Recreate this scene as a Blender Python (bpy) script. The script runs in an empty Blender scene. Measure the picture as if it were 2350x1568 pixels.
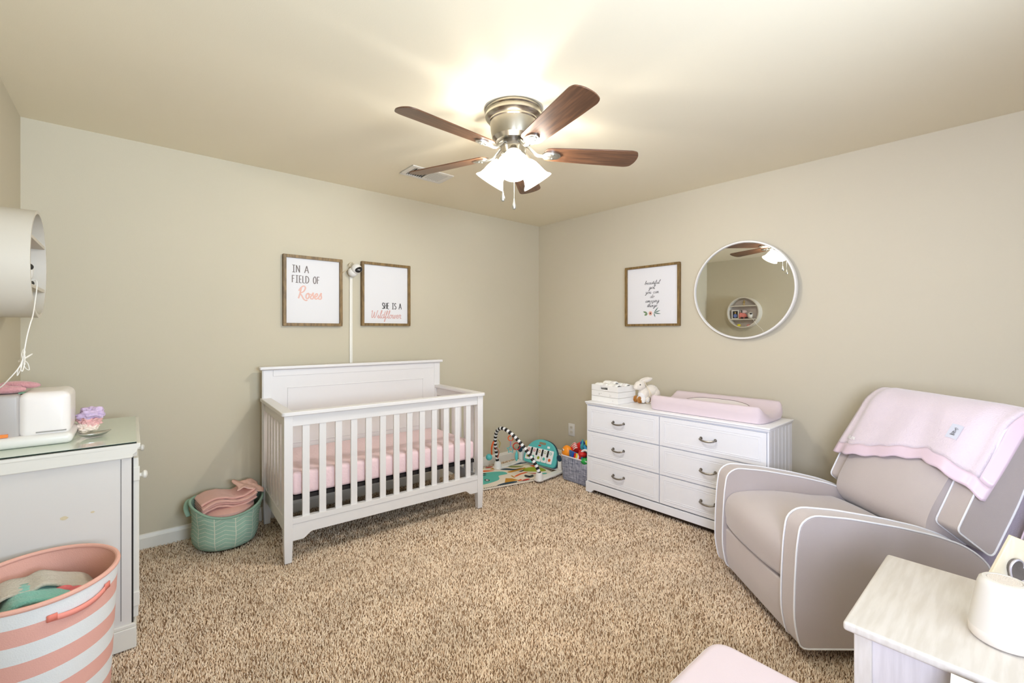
import bpy, bmesh, math, random
from math import sin, cos, pi, radians as rad
from mathutils import Vector, Matrix, noise

random.seed(7)
SC = bpy.context.scene
COL = SC.collection

# ------------------------------------------------------------------ camera
CAM_H, ROOM_H = 1.30, 2.44
HEADING = 49.5                       # degrees from +x
cd = bpy.data.cameras.new('camera'); cam = bpy.data.objects.new('camera', cd); COL.objects.link(cam)
cd.sensor_width = 36.0; cd.lens = 36.0 * 1024 / 2350; cd.shift_y = -22 / 2350; cd.clip_start = 0.02
cam.location = (0, 0, CAM_H); cam.rotation_euler = (rad(90), 0, rad(HEADING - 90))
SC.camera = cam
SC.view_settings.view_transform = 'Standard'; SC.view_settings.look = 'None'
SC.view_settings.gamma = 1; SC.view_settings.exposure = 0.0
try: SC.view_settings.use_curve_mapping = False
except Exception: pass

# ------------------------------------------------------------------ world and daylight
w = bpy.data.worlds.new('world'); SC.world = w; w.use_nodes = True
w.node_tree.nodes['Background'].inputs[0].default_value = (0.62, 0.78, 1.0, 1)
w.node_tree.nodes['Background'].inputs[1].default_value = 0.8
try: SC.cycles.max_bounces = 10; SC.cycles.diffuse_bounces = 6; SC.cycles.caustics_reflective = False; SC.cycles.caustics_refractive = False
except Exception: pass
FAN_POWER = 22.5
FAN_COL = (1.0, 0.985, 0.95)
DAY_POWER = 29.0
def area_light(name, loc, target, sx, sy, power, col, spread=180):
    l = bpy.data.lights.new(name, 'AREA'); l.shape = 'RECTANGLE'; l.size = sx; l.size_y = sy; l.energy = power; l.color = col; l.spread = rad(spread)
    o = bpy.data.objects.new(name, l); COL.objects.link(o); o.location = loc
    o.rotation_euler = (Vector(target) - Vector(loc)).to_track_quat('-Z', 'Y').to_euler()
    return o
# daylight entering by the two windows behind the camera
area_light('daylight', (-0.62, -0.65, 1.50), (3.4, 0.9, 1.70), 0.95, 1.15, DAY_POWER * 1.1, (0.70, 0.77, 1.0), 85)
area_light('daylight', (0.75, -1.47, 1.50), (0.2, 1.5, 2.9), 1.25, 1.15, DAY_POWER * 3.1, (0.70, 0.83, 1.0), 120)

# ------------------------------------------------------------------ helpers
def lin(c):
    c = c / 255.0
    return c / 12.92 if c <= 0.04045 else ((c + 0.055) / 1.055) ** 2.4
def rgb(r, g, b): return (lin(r), lin(g), lin(b), 1)
MATS = {}
def mat(name, col, rough=0.55, metal=0.0, bump=0.0, bscale=200.0, var=0.0, vscale=6.0, spec=0.5, sheen=0.0, detail=4.0, stretch=None, coat=0.0):
    if name in MATS: return MATS[name]
    m = bpy.data.materials.new(name); m.use_nodes = True
    nt = m.node_tree; b = nt.nodes['Principled BSDF']
    b.inputs['Base Color'].default_value = col; b.inputs['Roughness'].default_value = rough; b.inputs['Metallic'].default_value = metal
    b.inputs['Specular IOR Level'].default_value = spec
    if sheen: b.inputs['Sheen Weight'].default_value = sheen; b.inputs['Sheen Roughness'].default_value = 0.4
    if coat: b.inputs['Coat Weight'].default_value = coat
    tc = nt.nodes.new('ShaderNodeTexCoord'); src = tc.outputs['Object']
    if stretch:
        mp = nt.nodes.new('ShaderNodeMapping'); mp.inputs['Scale'].default_value = stretch; nt.links.new(src, mp.inputs[0]); src = mp.outputs[0]
    n2 = nt.nodes.new('ShaderNodeTexNoise'); n2.inputs['Scale'].default_value = vscale; n2.inputs['Detail'].default_value = detail; nt.links.new(src, n2.inputs[0])
    mx = nt.nodes.new('ShaderNodeMix'); mx.data_type = 'RGBA'
    k = 1 - var
    mx.inputs[6].default_value = (col[0] * k, col[1] * k, col[2] * k, 1); mx.inputs[7].default_value = tuple(min(1, c * (1 + var)) for c in col[:3]) + (1,)
    nt.links.new(n2.outputs[0], mx.inputs[0]); nt.links.new(mx.outputs[2], b.inputs['Base Color'])
    if bump:
        n1 = nt.nodes.new('ShaderNodeTexNoise'); n1.inputs['Scale'].default_value = bscale; n1.inputs['Detail'].default_value = 3; nt.links.new(src, n1.inputs[0])
        bp = nt.nodes.new('ShaderNodeBump'); bp.inputs['Strength'].default_value = bump; bp.inputs['Distance'].default_value = 0.004
        nt.links.new(n1.outputs[0], bp.inputs['Height']); nt.links.new(bp.outputs[0], b.inputs['Normal'])
    MATS[name] = m
    return m
def nodes(m): return m.node_tree.nodes, m.node_tree.links, m.node_tree.nodes['Principled BSDF']

class B:
    """collects shapes into one mesh"""
    def __init__(s): s.bm = bmesh.new(); s.mi = 0
    def _tag(s, fs):
        for f in fs: f.material_index = s.mi
        return fs
    def poly(s, pts):
        return s._tag([s.bm.faces.new([s.bm.verts.new(p) for p in pts])])
    def bx(s, x0, x1, y0, y1, z0, z1, M=None):
        P = [(x, y, z) for z in (z0, z1) for y in (y0, y1) for x in (x0, x1)]
        v = [s.bm.verts.new((M @ Vector(p)) if M else p) for p in P]
        s._tag([s.bm.faces.new([v[i] for i in q]) for q in ((0, 2, 3, 1), (4, 5, 7, 6), (0, 1, 5, 4), (2, 6, 7, 3), (0, 4, 6, 2), (1, 3, 7, 5))])
        return s
    def rbx(s, x0, x1, y0, y1, z0, z1, r, seg=4, M=None):
        """box with rounded edges"""
        t = bmesh.new(); tb = B(); tb.bm.free(); tb.bm = t; tb.bx(x0, x1, y0, y1, z0, z1)
        bmesh.ops.recalc_face_normals(t, faces=t.faces)
        bmesh.ops.bevel(t, geom=t.edges[:] + t.verts[:], offset=r, segments=seg, profile=0.5, affect='EDGES')
        s.merge(t, M); return s
    def merge(s, t, M=None):
        mp = {v: s.bm.verts.new((M @ v.co) if M else v.co) for v in t.verts}
        for f in t.faces:
            g = s.bm.faces.new([mp[v] for v in f.verts]); g.material_index = s.mi
        t.free()
    def prism(s, pts, a0, a1, axis='y', M=None):
        """outline extruded along an axis. axis y: pts are (x,z); x: (y,z); z: (x,y)"""
        def P(p, a): 
            q = (p[0], a, p[1]) if axis == 'y' else (a, p[0], p[1]) if axis == 'x' else (p[0], p[1], a)
            return (M @ Vector(q)) if M else q
        a = [s.bm.verts.new(P(p, a0)) for p in pts]; b = [s.bm.verts.new(P(p, a1)) for p in pts]
        n = len(pts); fs = [s.bm.faces.new(a), s.bm.faces.new(b[::-1])]
        for i in range(n): fs.append(s.bm.faces.new((a[i], b[i], b[(i + 1) % n], a[(i + 1) % n])))
        s._tag(fs); return s
    def loft(s, rings, caps=True, closed=True):
        vs = [[s.bm.verts.new(p) for p in r] for r in rings]; fs = []
        n = len(vs[0])
        for i in range(len(vs) - 1):
            for j in range(n if closed else n - 1):
                fs.append(s.bm.faces.new((vs[i][j], vs[i][(j + 1) % n], vs[i + 1][(j + 1) % n], vs[i + 1][j])))
        if caps and closed: fs.append(s.bm.faces.new(vs[0][::-1])); fs.append(s.bm.faces.new(vs[-1]))
        s._tag(fs); return s
    def lathe(s, prof, n=32, c=(0, 0, 0), M=None, caps=False):
        rings = []
        for r, z in prof:
            rg = [Vector((c[0] + r * cos(2 * pi * k / n), c[1] + r * sin(2 * pi * k / n), c[2] + z)) for k in range(n)]
            rings.append([(M @ p) if M else p for p in rg])
        return s.loft(rings, caps)
    def cyl(s, p0, p1, r0, r1=None, n=16):
        r1 = r0 if r1 is None else r1
        return s.tube([p0, p1], [r0, r1], n)
    def tube(s, pts, r, n=8, closed=False, flat=1.0):
        pts = [Vector(p) for p in pts]; m = len(pts)
        rr = r if isinstance(r, (list, tuple)) else [r] * m
        rings = []; up = None
        for i, p in enumerate(pts):
            if closed: t = pts[(i + 1) % m] - pts[i - 1]
            else: t = pts[min(i + 1, m - 1)] - pts[max(i - 1, 0)]
            t.normalize()
            if up is None: up = Vector((0, 0, 1)) if abs(t.z) < 0.9 else Vector((1, 0, 0))
            a = t.cross(up)
            if a.length < 1e-5: a = t.orthogonal()
            a.normalize(); b = a.cross(t).normalized(); up = b
            rings.append([p + (a * cos(2 * pi * k / n) + b * sin(2 * pi * k / n) * flat) * rr[i] for k in range(n)])
        if closed: rings.append(rings[0]); s.loft(rings, False)
        else: s.loft(rings, True)
        return s
    def ball(s, c, r, nu=20, nv=12, M=None):
        rx, ry, rz = r if isinstance(r, (list, tuple)) else (r, r, r)
        t = bmesh.new(); bmesh.ops.create_uvsphere(t, u_segments=nu, v_segments=nv, radius=1)
        for v in t.verts:
            q = Vector((v.co.x * rx, v.co.y * ry, v.co.z * rz))
            if M: q = M @ q
            v.co = q + Vector(c)
        s.merge(t); return s
    def grid(s, fn, nu, nv, closed_u=False):
        V = [[s.bm.verts.new(fn(i / nu, j / nv)) for j in range(nv + 1)] for i in range(nu if closed_u else nu + 1)]
        fs = []
        for i in range(nu):
            for j in range(nv):
                a, b = V[i], V[(i + 1) % len(V)]
                fs.append(s.bm.faces.new((a[j], b[j], b[j + 1], a[j + 1])))
        s._tag(fs); return s
    def build(s, name, m, parent=None, smooth=True, bevel=0.0, seg=2, sub=0, solid=0.0, sang=35, loc=None, rot=None):
        if 'lettering' not in name: bmesh.ops.remove_doubles(s.bm, verts=s.bm.verts, dist=1e-5)
        bmesh.ops.recalc_face_normals(s.bm, faces=s.bm.faces)
        me = bpy.data.meshes.new(name); s.bm.to_mesh(me); s.bm.free()
        for q in (m if isinstance(m, (list, tuple)) else [m]): me.materials.append(q)
        o = bpy.data.objects.new(name, me); COL.objects.link(o)
        if parent: o.parent = parent
        if loc: o.location = loc
        if rot: o.rotation_euler = rot
        if solid:
            d = o.modifiers.new('solid', 'SOLIDIFY'); d.thickness = solid; d.offset = 0
        if bevel:
            d = o.modifiers.new('bevel', 'BEVEL'); d.width = bevel; d.segments = seg; d.limit_method = 'ANGLE'; d.angle_limit = rad(35); d.harden_normals = False
        if sub:
            d = o.modifiers.new('sub', 'SUBSURF'); d.levels = sub; d.render_levels = sub
        if smooth:
            for p in me.polygons: p.use_smooth = True
            if not sub:
                if hasattr(me, 'set_sharp_from_angle'): me.set_sharp_from_angle(angle=rad(sang))
        return o

def tag(o, label=None, cat=None, group=None, kind=None):
    if label: o['label'] = label
    if cat: o['category'] = cat
    if group: o['group'] = group
    if kind: o['kind'] = kind
    return o
def thing(name, label, cat, loc=(0, 0, 0), rz=0.0, group=None, rot=None):
    o = bpy.data.objects.new(name, None); COL.objects.link(o); o.location = loc
    o.rotation_euler = rot if rot else (0, 0, rad(rz)); o.empty_display_size = 0.05
    return tag(o, label, cat, group)
def struct(name, b, m, parent=None, **k):
    o = b.build(name, m, parent, **k)
    if not parent: o['kind'] = 'structure'
    return o
def copy_tree(o, parent=None):
    c = o.copy(); COL.objects.link(c)
    if parent: c.parent = parent
    for ch in [x for x in bpy.data.objects if x.parent == o]: copy_tree(ch, c)
    return c
def smooth_line(pts, n=6, closed=False):
    P = [Vector(p) for p in pts]; out = []; m = len(P)
    rng = range(m) if closed else range(m - 1)
    for i in rng:
        p0 = P[(i - 1) % m] if closed or i > 0 else P[0]; p1 = P[i]; p2 = P[(i + 1) % m]; p3 = P[(i + 2) % m] if closed or i + 2 < m else P[-1]
        for k in range(n):
            t = k / n; out.append(0.5 * ((2 * p1) + (p2 - p0) * t + (2 * p0 - 5 * p1 + 4 * p2 - p3) * t * t + (3 * p1 - p0 - 3 * p2 + p3) * t ** 3))
    if not closed: out.append(P[-1])
    return out
def rounded(pts, r, n=5):
    """outline with rounded corners (2d); r may be a list"""
    out = []; m = len(pts)
    for i, p in enumerate(pts):
        ri = r[i] if isinstance(r, (list, tuple)) else r
        p = Vector(p); a = Vector(pts[i - 1]) - p; b = Vector(pts[(i + 1) % m]) - p
        if ri <= 0: out.append(tuple(p)); continue
        k = min(ri, a.length * .49, b.length * .49); A = p + a.normalized() * k; Bq = p + b.normalized() * k
        for j in range(n + 1):
            t = j / n; out.append(tuple(A * (1 - t) ** 2 + p * 2 * t * (1 - t) + Bq * t * t))
    return out

# ------------------------------------------------------------------ lettering (hand drawn strokes)
CAPS = {
 'A': (0.62, [[(0, 0), (.30, 1)], [(.30, 1), (.58, 0)], [(.12, .36), (.48, .36)]]),
 'I': (0.55, [[(.25, 0), (.25, 1)], [(.05, 1), (.47, .98)], [(.04, .02), (.46, 0)]]),
 'N': (0.62, [[(.04, 0), (.04, 1)], [(.04, 1), (.50, .02)], [(.50, 0), (.50, 1)]]),
 'F': (0.50, [[(.05, 0), (.05, 1)], [(.05, 1), (.42, .97)], [(.05, .55), (.36, .55)]]),
 'E': (0.50, [[(.06, 0), (.06, 1)], [(.06, 1), (.42, .98)], [(.06, .52), (.36, .52)], [(.06, .02), (.42, 0)]]),
 'L': (0.46, [[(.06, 1), (.06, .02)], [(.06, .02), (.40, 0)]]),
 'D': (0.62, [[(.06, 0), (.06, 1)], [(.06, 1), (.36, .9), (.54, .6), (.50, .25), (.30, .03), (.06, 0)]]),
 'O': (0.62, [[(.28, 1), (.08, .75), (.06, .3), (.24, 0), (.44, .15), (.50, .6), (.40, .93), (.28, 1)]]),
 'S': (0.52, [[(.42, .88), (.25, 1), (.08, .82), (.12, .6), (.36, .42), (.42, .18), (.24, 0), (.04, .12)]]),
 'H': (0.60, [[(.05, 0), (.05, 1)], [(.48, 0), (.48, 1)], [(.05, .5), (.48, .52)]]),
 'T': (0.5, [[(.24, 0), (.24, 1)], [(.02, 1), (.46, 1)]]),
 'G': (0.6, [[(.46, .85), (.28, 1), (.08, .7), (.08, .3), (.28, 0), (.48, .15), (.48, .45), (.3, .45)]]),
 'R': (0.56, [[(.05, 0), (.05, 1)], [(.05, 1), (.4, .92), (.42, .62), (.05, .5)], [(.2, .5), (.46, 0)]]),
 ' ': (0.55, []), '.': (0.2, [[(.1, .02), (.12, .0)]]), ',': (0.3, [[(.12, .05), (.05, -.15)]]),
}
SCR = {
 'a': (.95, [[(.72, .85), (.45, 1), (.12, .75), (.08, .3), (.3, .02), (.6, .3), (.74, .9), (.7, .25), (.82, .02), (1.0, .2)]]),
 'b': (.85, [[(-.05, .2), (.18, 1.1), (.3, 1.9), (.18, 2.0), (.1, 1.2), (.1, .2), (.3, 0), (.55, .2), (.6, .7), (.4, .95), (.3, .7), (.9, .6)]]),
 'c': (.75, [[(.6, .85), (.4, 1), (.12, .7), (.1, .25), (.35, 0), (.6, .08), (.85, .3)]]),
 'd': (.98, [[(.68, .85), (.4, 1), (.1, .7), (.1, .2), (.35, 0), (.62, .4), (.86, 2.0), (.72, .6), (.74, .05), (1.02, .2)]]),
 'e': (.72, [[(0, .3), (.35, .45), (.52, .8), (.35, 1), (.12, .7), (.12, .2), (.38, 0), (.78, .3)]]),
 'f': (.70, [[(-.1, .2), (.3, .9), (.52, 1.8), (.4, 2.1), (.26, 1.6), (.2, 0), (.1, -.8), (.0, -.9), (.05, -.4), (.3, .0), (.75, .3)]]),
 'g': (.88, [[(.68, .85), (.4, 1), (.1, .7), (.12, .2), (.4, .02), (.68, .9), (.6, -.3), (.35, -.95), (.12, -.8), (.4, -.3), (.92, .2)]]),
 'h': (.90, [[(-.05, .2), (.2, 1.2), (.32, 2.0), (.16, 2.0), (.1, 0)], [(.1, 0), (.3, .8), (.5, 1), (.6, .7), (.58, .15), (.74, 0), (.95, .2)]]),
 'i': (.50, [[(-.05, .2), (.18, .95), (.18, .2), (.3, 0), (.55, .2)], [(.24, 1.35), (.27, 1.42)]]),
 'l': (.50, [[(-.05, .2), (.3, 1.2), (.45, 2.0), (.3, 2.1), (.18, 1.2), (.18, .2), (.3, 0), (.55, .25)]]),
 'm': (1.25, [[(0, .8), (.12, 1), (.14, 0)], [(.14, 0), (.3, .8), (.45, 1), (.52, .7), (.52, 0)], [(.52, 0), (.68, .8), (.84, 1), (.92, .7), (.9, .15), (1.05, 0), (1.3, .2)]]),
 'n': (.90, [[(0, .8), (.12, 1), (.14, 0)], [(.14, 0), (.3, .8), (.48, 1), (.56, .7), (.54, .15), (.68, 0), (.95, .2)]]),
 'o': (.80, [[(.42, 1), (.12, .8), (.08, .25), (.32, 0), (.58, .3), (.55, .85), (.38, .98), (.5, .75), (.88, .85)]]),
 'r': (.68, [[(0, .2), (.15, 1.0), (.2, 1.1), (.3, .9), (.5, .92), (.42, .3), (.52, 0), (.72, .2)]]),
 's': (.66, [[(0, .2), (.3, .9), (.42, 1.1), (.42, .75), (.55, .3), (.4, 0), (.12, .05), (.1, .2)]]),
 't': (.55, [[(-.05, .2), (.3, 1.7), (.2, .5), (.25, .05), (.6, .25)], [(.02, 1.15), (.48, 1.25)]]),
 'u': (.92, [[(0, .8), (.1, 1), (.1, .3), (.28, 0), (.5, .25), (.62, 1), (.6, .2), (.72, 0), (.98, .2)]]),
 'w': (1.15, [[(0, .8), (.12, 1), (.12, .3), (.28, 0), (.46, .3), (.54, .95), (.56, .25), (.72, 0), (.9, .35), (.92, .9), (1.2, .85)]]),
 'y': (.88, [[(0, .8), (.1, 1), (.12, .4), (.3, .1), (.55, .4), (.66, 1), (.58, -.3), (.35, -.95), (.14, -.8), (.4, -.3), (.92, .2)]]),
 'z': (.80, [[(0, .8), (.25, 1), (.5, .85), (.2, .1), (.45, .05), (.4, -.6), (.2, -.8), (.15, -.5), (.85, .25)]]),
 'R': (1.25, [[(.35, 1.9), (.25, .9), (.1, 0)], [(.0, 1.35), (.3, 1.95), (.75, 2.25), (1.05, 1.9), (.8, 1.25), (.3, .95), (.6, .5), (1.0, -.1), (1.45, -.35), (1.6, -.2)]]),
 'W': (1.75, [[(0, 1.7), (.15, 2.0), (.18, .6), (.35, .05), (.6, .6), (.78, 1.7), (.8, .5), (1.0, .05), (1.3, .8), (1.5, 2.0), (1.6, 1.9)]]),
 'L': (.85, [[(.45, 1.9), (.3, 2.0), (.25, 1.2), (.12, .1), (.4, .1), (.85, .0)]]),
 ' ': (.8, []), ',': (.3, [[(.1, .1), (.05, -.25)]]),
}
RIB = [0]
def ribbon(b, pts, wd, y, th=0.0006):
    """flat pen stroke in the x-z plane facing -y"""
    pts = [Vector((p[0], p[1])) for p in pts]; m = len(pts)
    if m < 2: return
    A = []; C = []
    for i in range(m):
        t = pts[min(i + 1, m - 1)] - pts[max(i - 1, 0)]
        if t.length < 1e-9: t = Vector((1, 0))
        t.normalize(); n = Vector((-t.y, t.x)) * wd * (0.5 + 0.25 * abs(t.y))
        A.append(pts[i] + n); C.append(pts[i] - n)
    RIB[0] = (RIB[0] + 1) % 9
    for i in range(m - 1):
        q = [A[i], A[i + 1], C[i + 1], C[i]]; t_ = th + RIB[0] * 7e-5 + i * 6e-6
        b.poly([(p.x, y - t_, p.y) for p in q])
def write(b, text, x, z, size, wd, y, font=CAPS, slant=0.0, center=False, sx=1.0, gap=0.0):
    wtot = sum(font[c][0] + gap for c in text) * size * sx
    if center: x -= wtot / 2
    for c in text:
        adv, strokes = font[c]
        for st in strokes:
            P = [Vector((x + (p[0] + p[1] * slant) * size * sx, z + p[1] * size)) for p in st]
            ribbon(b, smooth_line(P, 5) if len(P) > 2 else P, wd, y)
        x += (adv + gap) * size * sx

# ------------------------------------------------------------------ materials
WALLC = rgb(200, 191, 169)
M_wall = mat('wall_paint', WALLC, 0.75, bump=0.06, bscale=260, var=0.015, vscale=2, spec=0.25)
M_ceil = mat('ceiling_paint', rgb(236, 227, 204), 0.85, bump=0.06, bscale=200, var=0.015, vscale=2, spec=0.2)
M_trim = mat('trim_white', rgb(228, 224, 214), 0.4)
M_white = mat('crib_white', rgb(224, 221, 219), 0.38, spec=0.5)
M_dres = mat('dresser_white', rgb(240, 240, 243), 0.4)
M_oldw = mat('old_white_paint', rgb(220, 217, 208), 0.45, var=0.03, vscale=8)
M_steel = mat('brushed_nickel', rgb(186, 180, 168), 0.26, 1.0)
M_iron = mat('satin_nickel', rgb(205, 205, 200), 0.3, 1.0)
M_pewter = mat('dark_pewter', rgb(150, 145, 138), 0.35, 1.0)
M_pink = mat('pink_muslin', rgb(234, 206, 208), 0.85, bump=0.5, bscale=60, var=0.03, sheen=0.2)
M_pad = mat('pink_jersey', rgb(218, 202, 206), 0.85, bump=0.1, bscale=300, sheen=0.2)
M_chair = mat('chair_velvet', rgb(188, 177, 173), 0.9, bump=0.15, bscale=400, var=0.05, vscale=7, sheen=0.5)
M_pipe = mat('white_piping', rgb(238, 238, 240), 0.6)
M_plush = mat('pink_plush', rgb(222, 208, 216), 0.95, bump=0.5, bscale=180, var=0.04, vscale=12, sheen=0.6)
M_satin = mat('pink_satin', rgb(222, 200, 212), 0.35, bump=0.1, bscale=20, var=0.04, sheen=0.2)
M_dark = mat('dark_gap', rgb(38, 34, 32), 0.8)
M_black = mat('black', rgb(22, 20, 22), 0.4)
M_plastic = mat('white_plastic', rgb(226, 223, 217), 0.35)
M_paper = mat('paper', rgb(226, 224, 224), 0.8)
M_glassw = mat('white_label', rgb(244, 244, 244), 0.5)

def wood(name, c1, c2, scale=(1, 18, 18), rough=0.4, nscale=5.0, spec=0.5, coat=0.0):
    m = mat(name, c1, rough, spec=spec, stretch=scale, vscale=nscale, detail=6, coat=coat)
    n, l, b = nodes(m)
    mx = [x for x in n if x.type == 'MIX'][0]; mx.inputs[6].default_value = c1; mx.inputs[7].default_value = c2
    r = n.new('ShaderNodeMapRange'); r.inputs[1].default_value = 0.38; r.inputs[2].default_value = 0.62
    ns = [x for x in n if x.type == 'TEX_NOISE'][0]; l.new(ns.outputs[0], r.inputs[0]); l.new(r.outputs[0], mx.inputs[0])
    return m
M_blade = wood('walnut_blade', rgb(118, 82, 58), rgb(88, 60, 44), (1.5, 22, 22), 0.28, 4)
M_frame = wood('oak_frame', rgb(136, 108, 62), rgb(104, 80, 40), (6, 6, 1.2), 0.5, 14)
M_night = wood('whitewashed_wood', rgb(212, 206, 198), rgb(202, 195, 185), (2.5, 22, 4), 0.5, 3)
M_nightp = wood('whitewashed_panel', rgb(212, 206, 206), rgb(202, 196, 196), (30, 30, 2.5), 0.5, 3)
M_plank = wood('cream_plank', rgb(238, 232, 214), rgb(220, 208, 180), (8, 8, 1.2), 0.6, 3)
M_bwood = wood('raw_pine_edge', rgb(140, 106, 66), rgb(100, 70, 40), (3, 3, 14), 0.6, 4)

# ------------------------------------------------------------------ the room
XL, YA, YS = -0.445, 3.487, -1.30
CX, DB = 3.36, (0.0388, -0.99925)          # corner, direction of the right wall
def wallB(s, off=0.0):                      # point on the right wall, s metres from the corner, off metres into the room
    return (CX + DB[0] * s - 0.99925 * off, YA + DB[1] * s - 0.0388 * off)
ENDB = wallB(4.80)
FZ = -0.012
fl = B(); fl.bx(XL - .1, 3.9, YS - .1, YA + .1, -0.1, FZ); struct('floor', fl, mat('carpet_backing', rgb(120, 96, 74), .95, spec=.1), smooth=False)
def carpet_pile():
    import numpy as np
    rg = np.random.default_rng(11)
    F_ = np.array([cos(rad(HEADING)), sin(rad(HEADING))]); R_ = np.array([F_[1], -F_[0]])
    P = []
    for (z0, z1, st) in ((1.0, 1.9, .0070), (1.9, 2.7, .0078), (2.7, 5.2, .0100)):      # depth bands, spacing of the tufts
        n = int(5.6 / st); x = (np.arange(n) - n / 2) * st; z = np.arange(z0, z1, st)
        X, Z = np.meshgrid(x, z); X = X.ravel(); Z = Z.ravel()
        X = X + rg.uniform(-.5, .5, X.size) * st; Z = Z + rg.uniform(-.5, .5, Z.size) * st
        k = np.abs(X) < Z * 1.19 + .4; X, Z = X[k], Z[k]
        W = np.stack([X * R_[0] + Z * F_[0], X * R_[1] + Z * F_[1], np.full(X.size, st)], 1); P.append(W)
    P = np.concatenate(P)
    xb = CX + DB[0] / -DB[1] * (YA - P[:, 1])
    k = (P[:, 0] > XL + .016) & (P[:, 1] < YA - .016) & (P[:, 0] < xb - .018)
    # nothing under the crib mattress is removed; the play mat, bin and big furniture cover what is below them
    a = rad(GA0); u = (P[:, 0] - GC0[0]) * cos(a) + (P[:, 1] - GC0[1]) * sin(a); v = -(P[:, 0] - GC0[0]) * sin(a) + (P[:, 1] - GC0[1]) * cos(a)
    k &= ~((np.abs(u) < .39) & (np.abs(v) < .26))
    k &= ~((P[:, 0] > 2.88) & (P[:, 1] < 2.36) & (P[:, 1] > 1.04))
    k &= ~((P[:, 0] < 0.0) & (P[:, 1] > 2.43) & (P[:, 1] < 3.1)); k &= ~((P[:, 0] - .452) ** 2 + (P[:, 1] - 3.268) ** 2 < .14 ** 2)
    P = P[k]; N = len(P); s_ = P[:, 2]
    ang = rg.uniform(0, 2 * pi, N); lean = rg.uniform(0, .0085, N); la = rg.uniform(0, 2 * pi, N); h = rg.uniform(.0105, .0165, N)
    rad_ = s_ * .50; V = np.zeros((N, 4, 3), np.float32)
    for q in range(3):
        V[:, q, 0] = P[:, 0] + rad_ * np.cos(ang + q * 2 * pi / 3); V[:, q, 1] = P[:, 1] + rad_ * np.sin(ang + q * 2 * pi / 3); V[:, q, 2] = FZ
    V[:, 3, 0] = P[:, 0] + lean * np.cos(la); V[:, 3, 1] = P[:, 1] + lean * np.sin(la); V[:, 3, 2] = FZ + h
    tri = np.array([[0, 1, 3], [1, 2, 3], [2, 0, 3]]); F = (np.arange(N)[:, None, None] * 4 + tri[None]).reshape(-1, 3).astype(np.int32)
    me = bpy.data.meshes.new('carpet_pile'); me.vertices.add(N * 4); me.vertices.foreach_set('co', V.ravel())
    me.loops.add(len(F) * 3); me.loops.foreach_set('vertex_index', F.ravel()); me.polygons.add(len(F))
    me.polygons.foreach_set('loop_start', np.arange(0, len(F) * 3, 3, dtype=np.int32)); me.polygons.foreach_set('loop_total', np.full(len(F), 3, np.int32))
    me.update(calc_edges=True)
    at = me.attributes.new('tone', 'FLOAT', 'POINT'); t_ = np.repeat(rg.random(N).astype(np.float32), 4); at.data.foreach_set('value', t_)
    m = bpy.data.materials.new('carpet_tufts'); m.use_nodes = True; n, l, b = nodes(m); b.inputs['Roughness'].default_value = 1; b.inputs['Specular IOR Level'].default_value = .05
    an = n.new('ShaderNodeAttribute'); an.attribute_name = 'tone'; cr = n.new('ShaderNodeValToRGB'); e = cr.color_ramp.elements
    e[0].position = 0; e[0].color = rgb(144, 116, 92); e[1].position = 1; e[1].color = rgb(240, 224, 204)
    for p_, c_ in ((.14, rgb(172, 144, 116)), (.32, rgb(214, 190, 164)), (.75, rgb(232, 213, 190))): q = e.new(p_); q.color = c_
    tc = n.new('ShaderNodeTexCoord'); nz = n.new('ShaderNodeTexNoise'); nz.inputs['Scale'].default_value = 4; nz.inputs['Detail'].default_value = 4; l.new(tc.outputs['Object'], nz.inputs[0])
    mr = n.new('ShaderNodeMapRange'); mr.inputs[1].default_value = .35; mr.inputs[2].default_value = .65; mr.inputs[3].default_value = 1.0; mr.inputs[4].default_value = 1.22; l.new(nz.outputs[0], mr.inputs[0])
    vm = n.new('ShaderNodeVectorMath'); vm.operation = 'SCALE'; l.new(an.outputs['Fac'], cr.inputs[0]); l.new(cr.outputs[0], vm.inputs[0]); l.new(mr.outputs[0], vm.inputs['Scale']); l.new(vm.outputs[0], b.inputs['Base Color'])
    me.materials.append(m); ob = bpy.data.objects.new('carpet_pile', me); COL.objects.link(ob); ob['kind'] = 'stuff'; ob['category'] = 'carpet'; ob['label'] = 'flecked beige cut pile carpet covering the whole floor'
    print('tufts', N)
GA0, GC0 = -12, (2.60, 3.125)
carpet_pile()
ce = B(); ce.bx(XL - .1, 3.9, YS - .1, YA + .1, ROOM_H, ROOM_H + .1); struct('ceiling', ce, M_ceil, smooth=False)
b = B(); b.bx(XL - .1, 3.6, YA, YA + .1, -.1, ROOM_H); struct('wall_back', b, M_wall, smooth=False)
b = B(); e = wallB(4.83); o_ = wallB(4.83, -.1); c_ = wallB(0, -.1)
b.prism([(CX, YA), e, o_, c_], -.1, ROOM_H, 'z'); struct('wall_right', b, M_wall, smooth=False)
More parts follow.
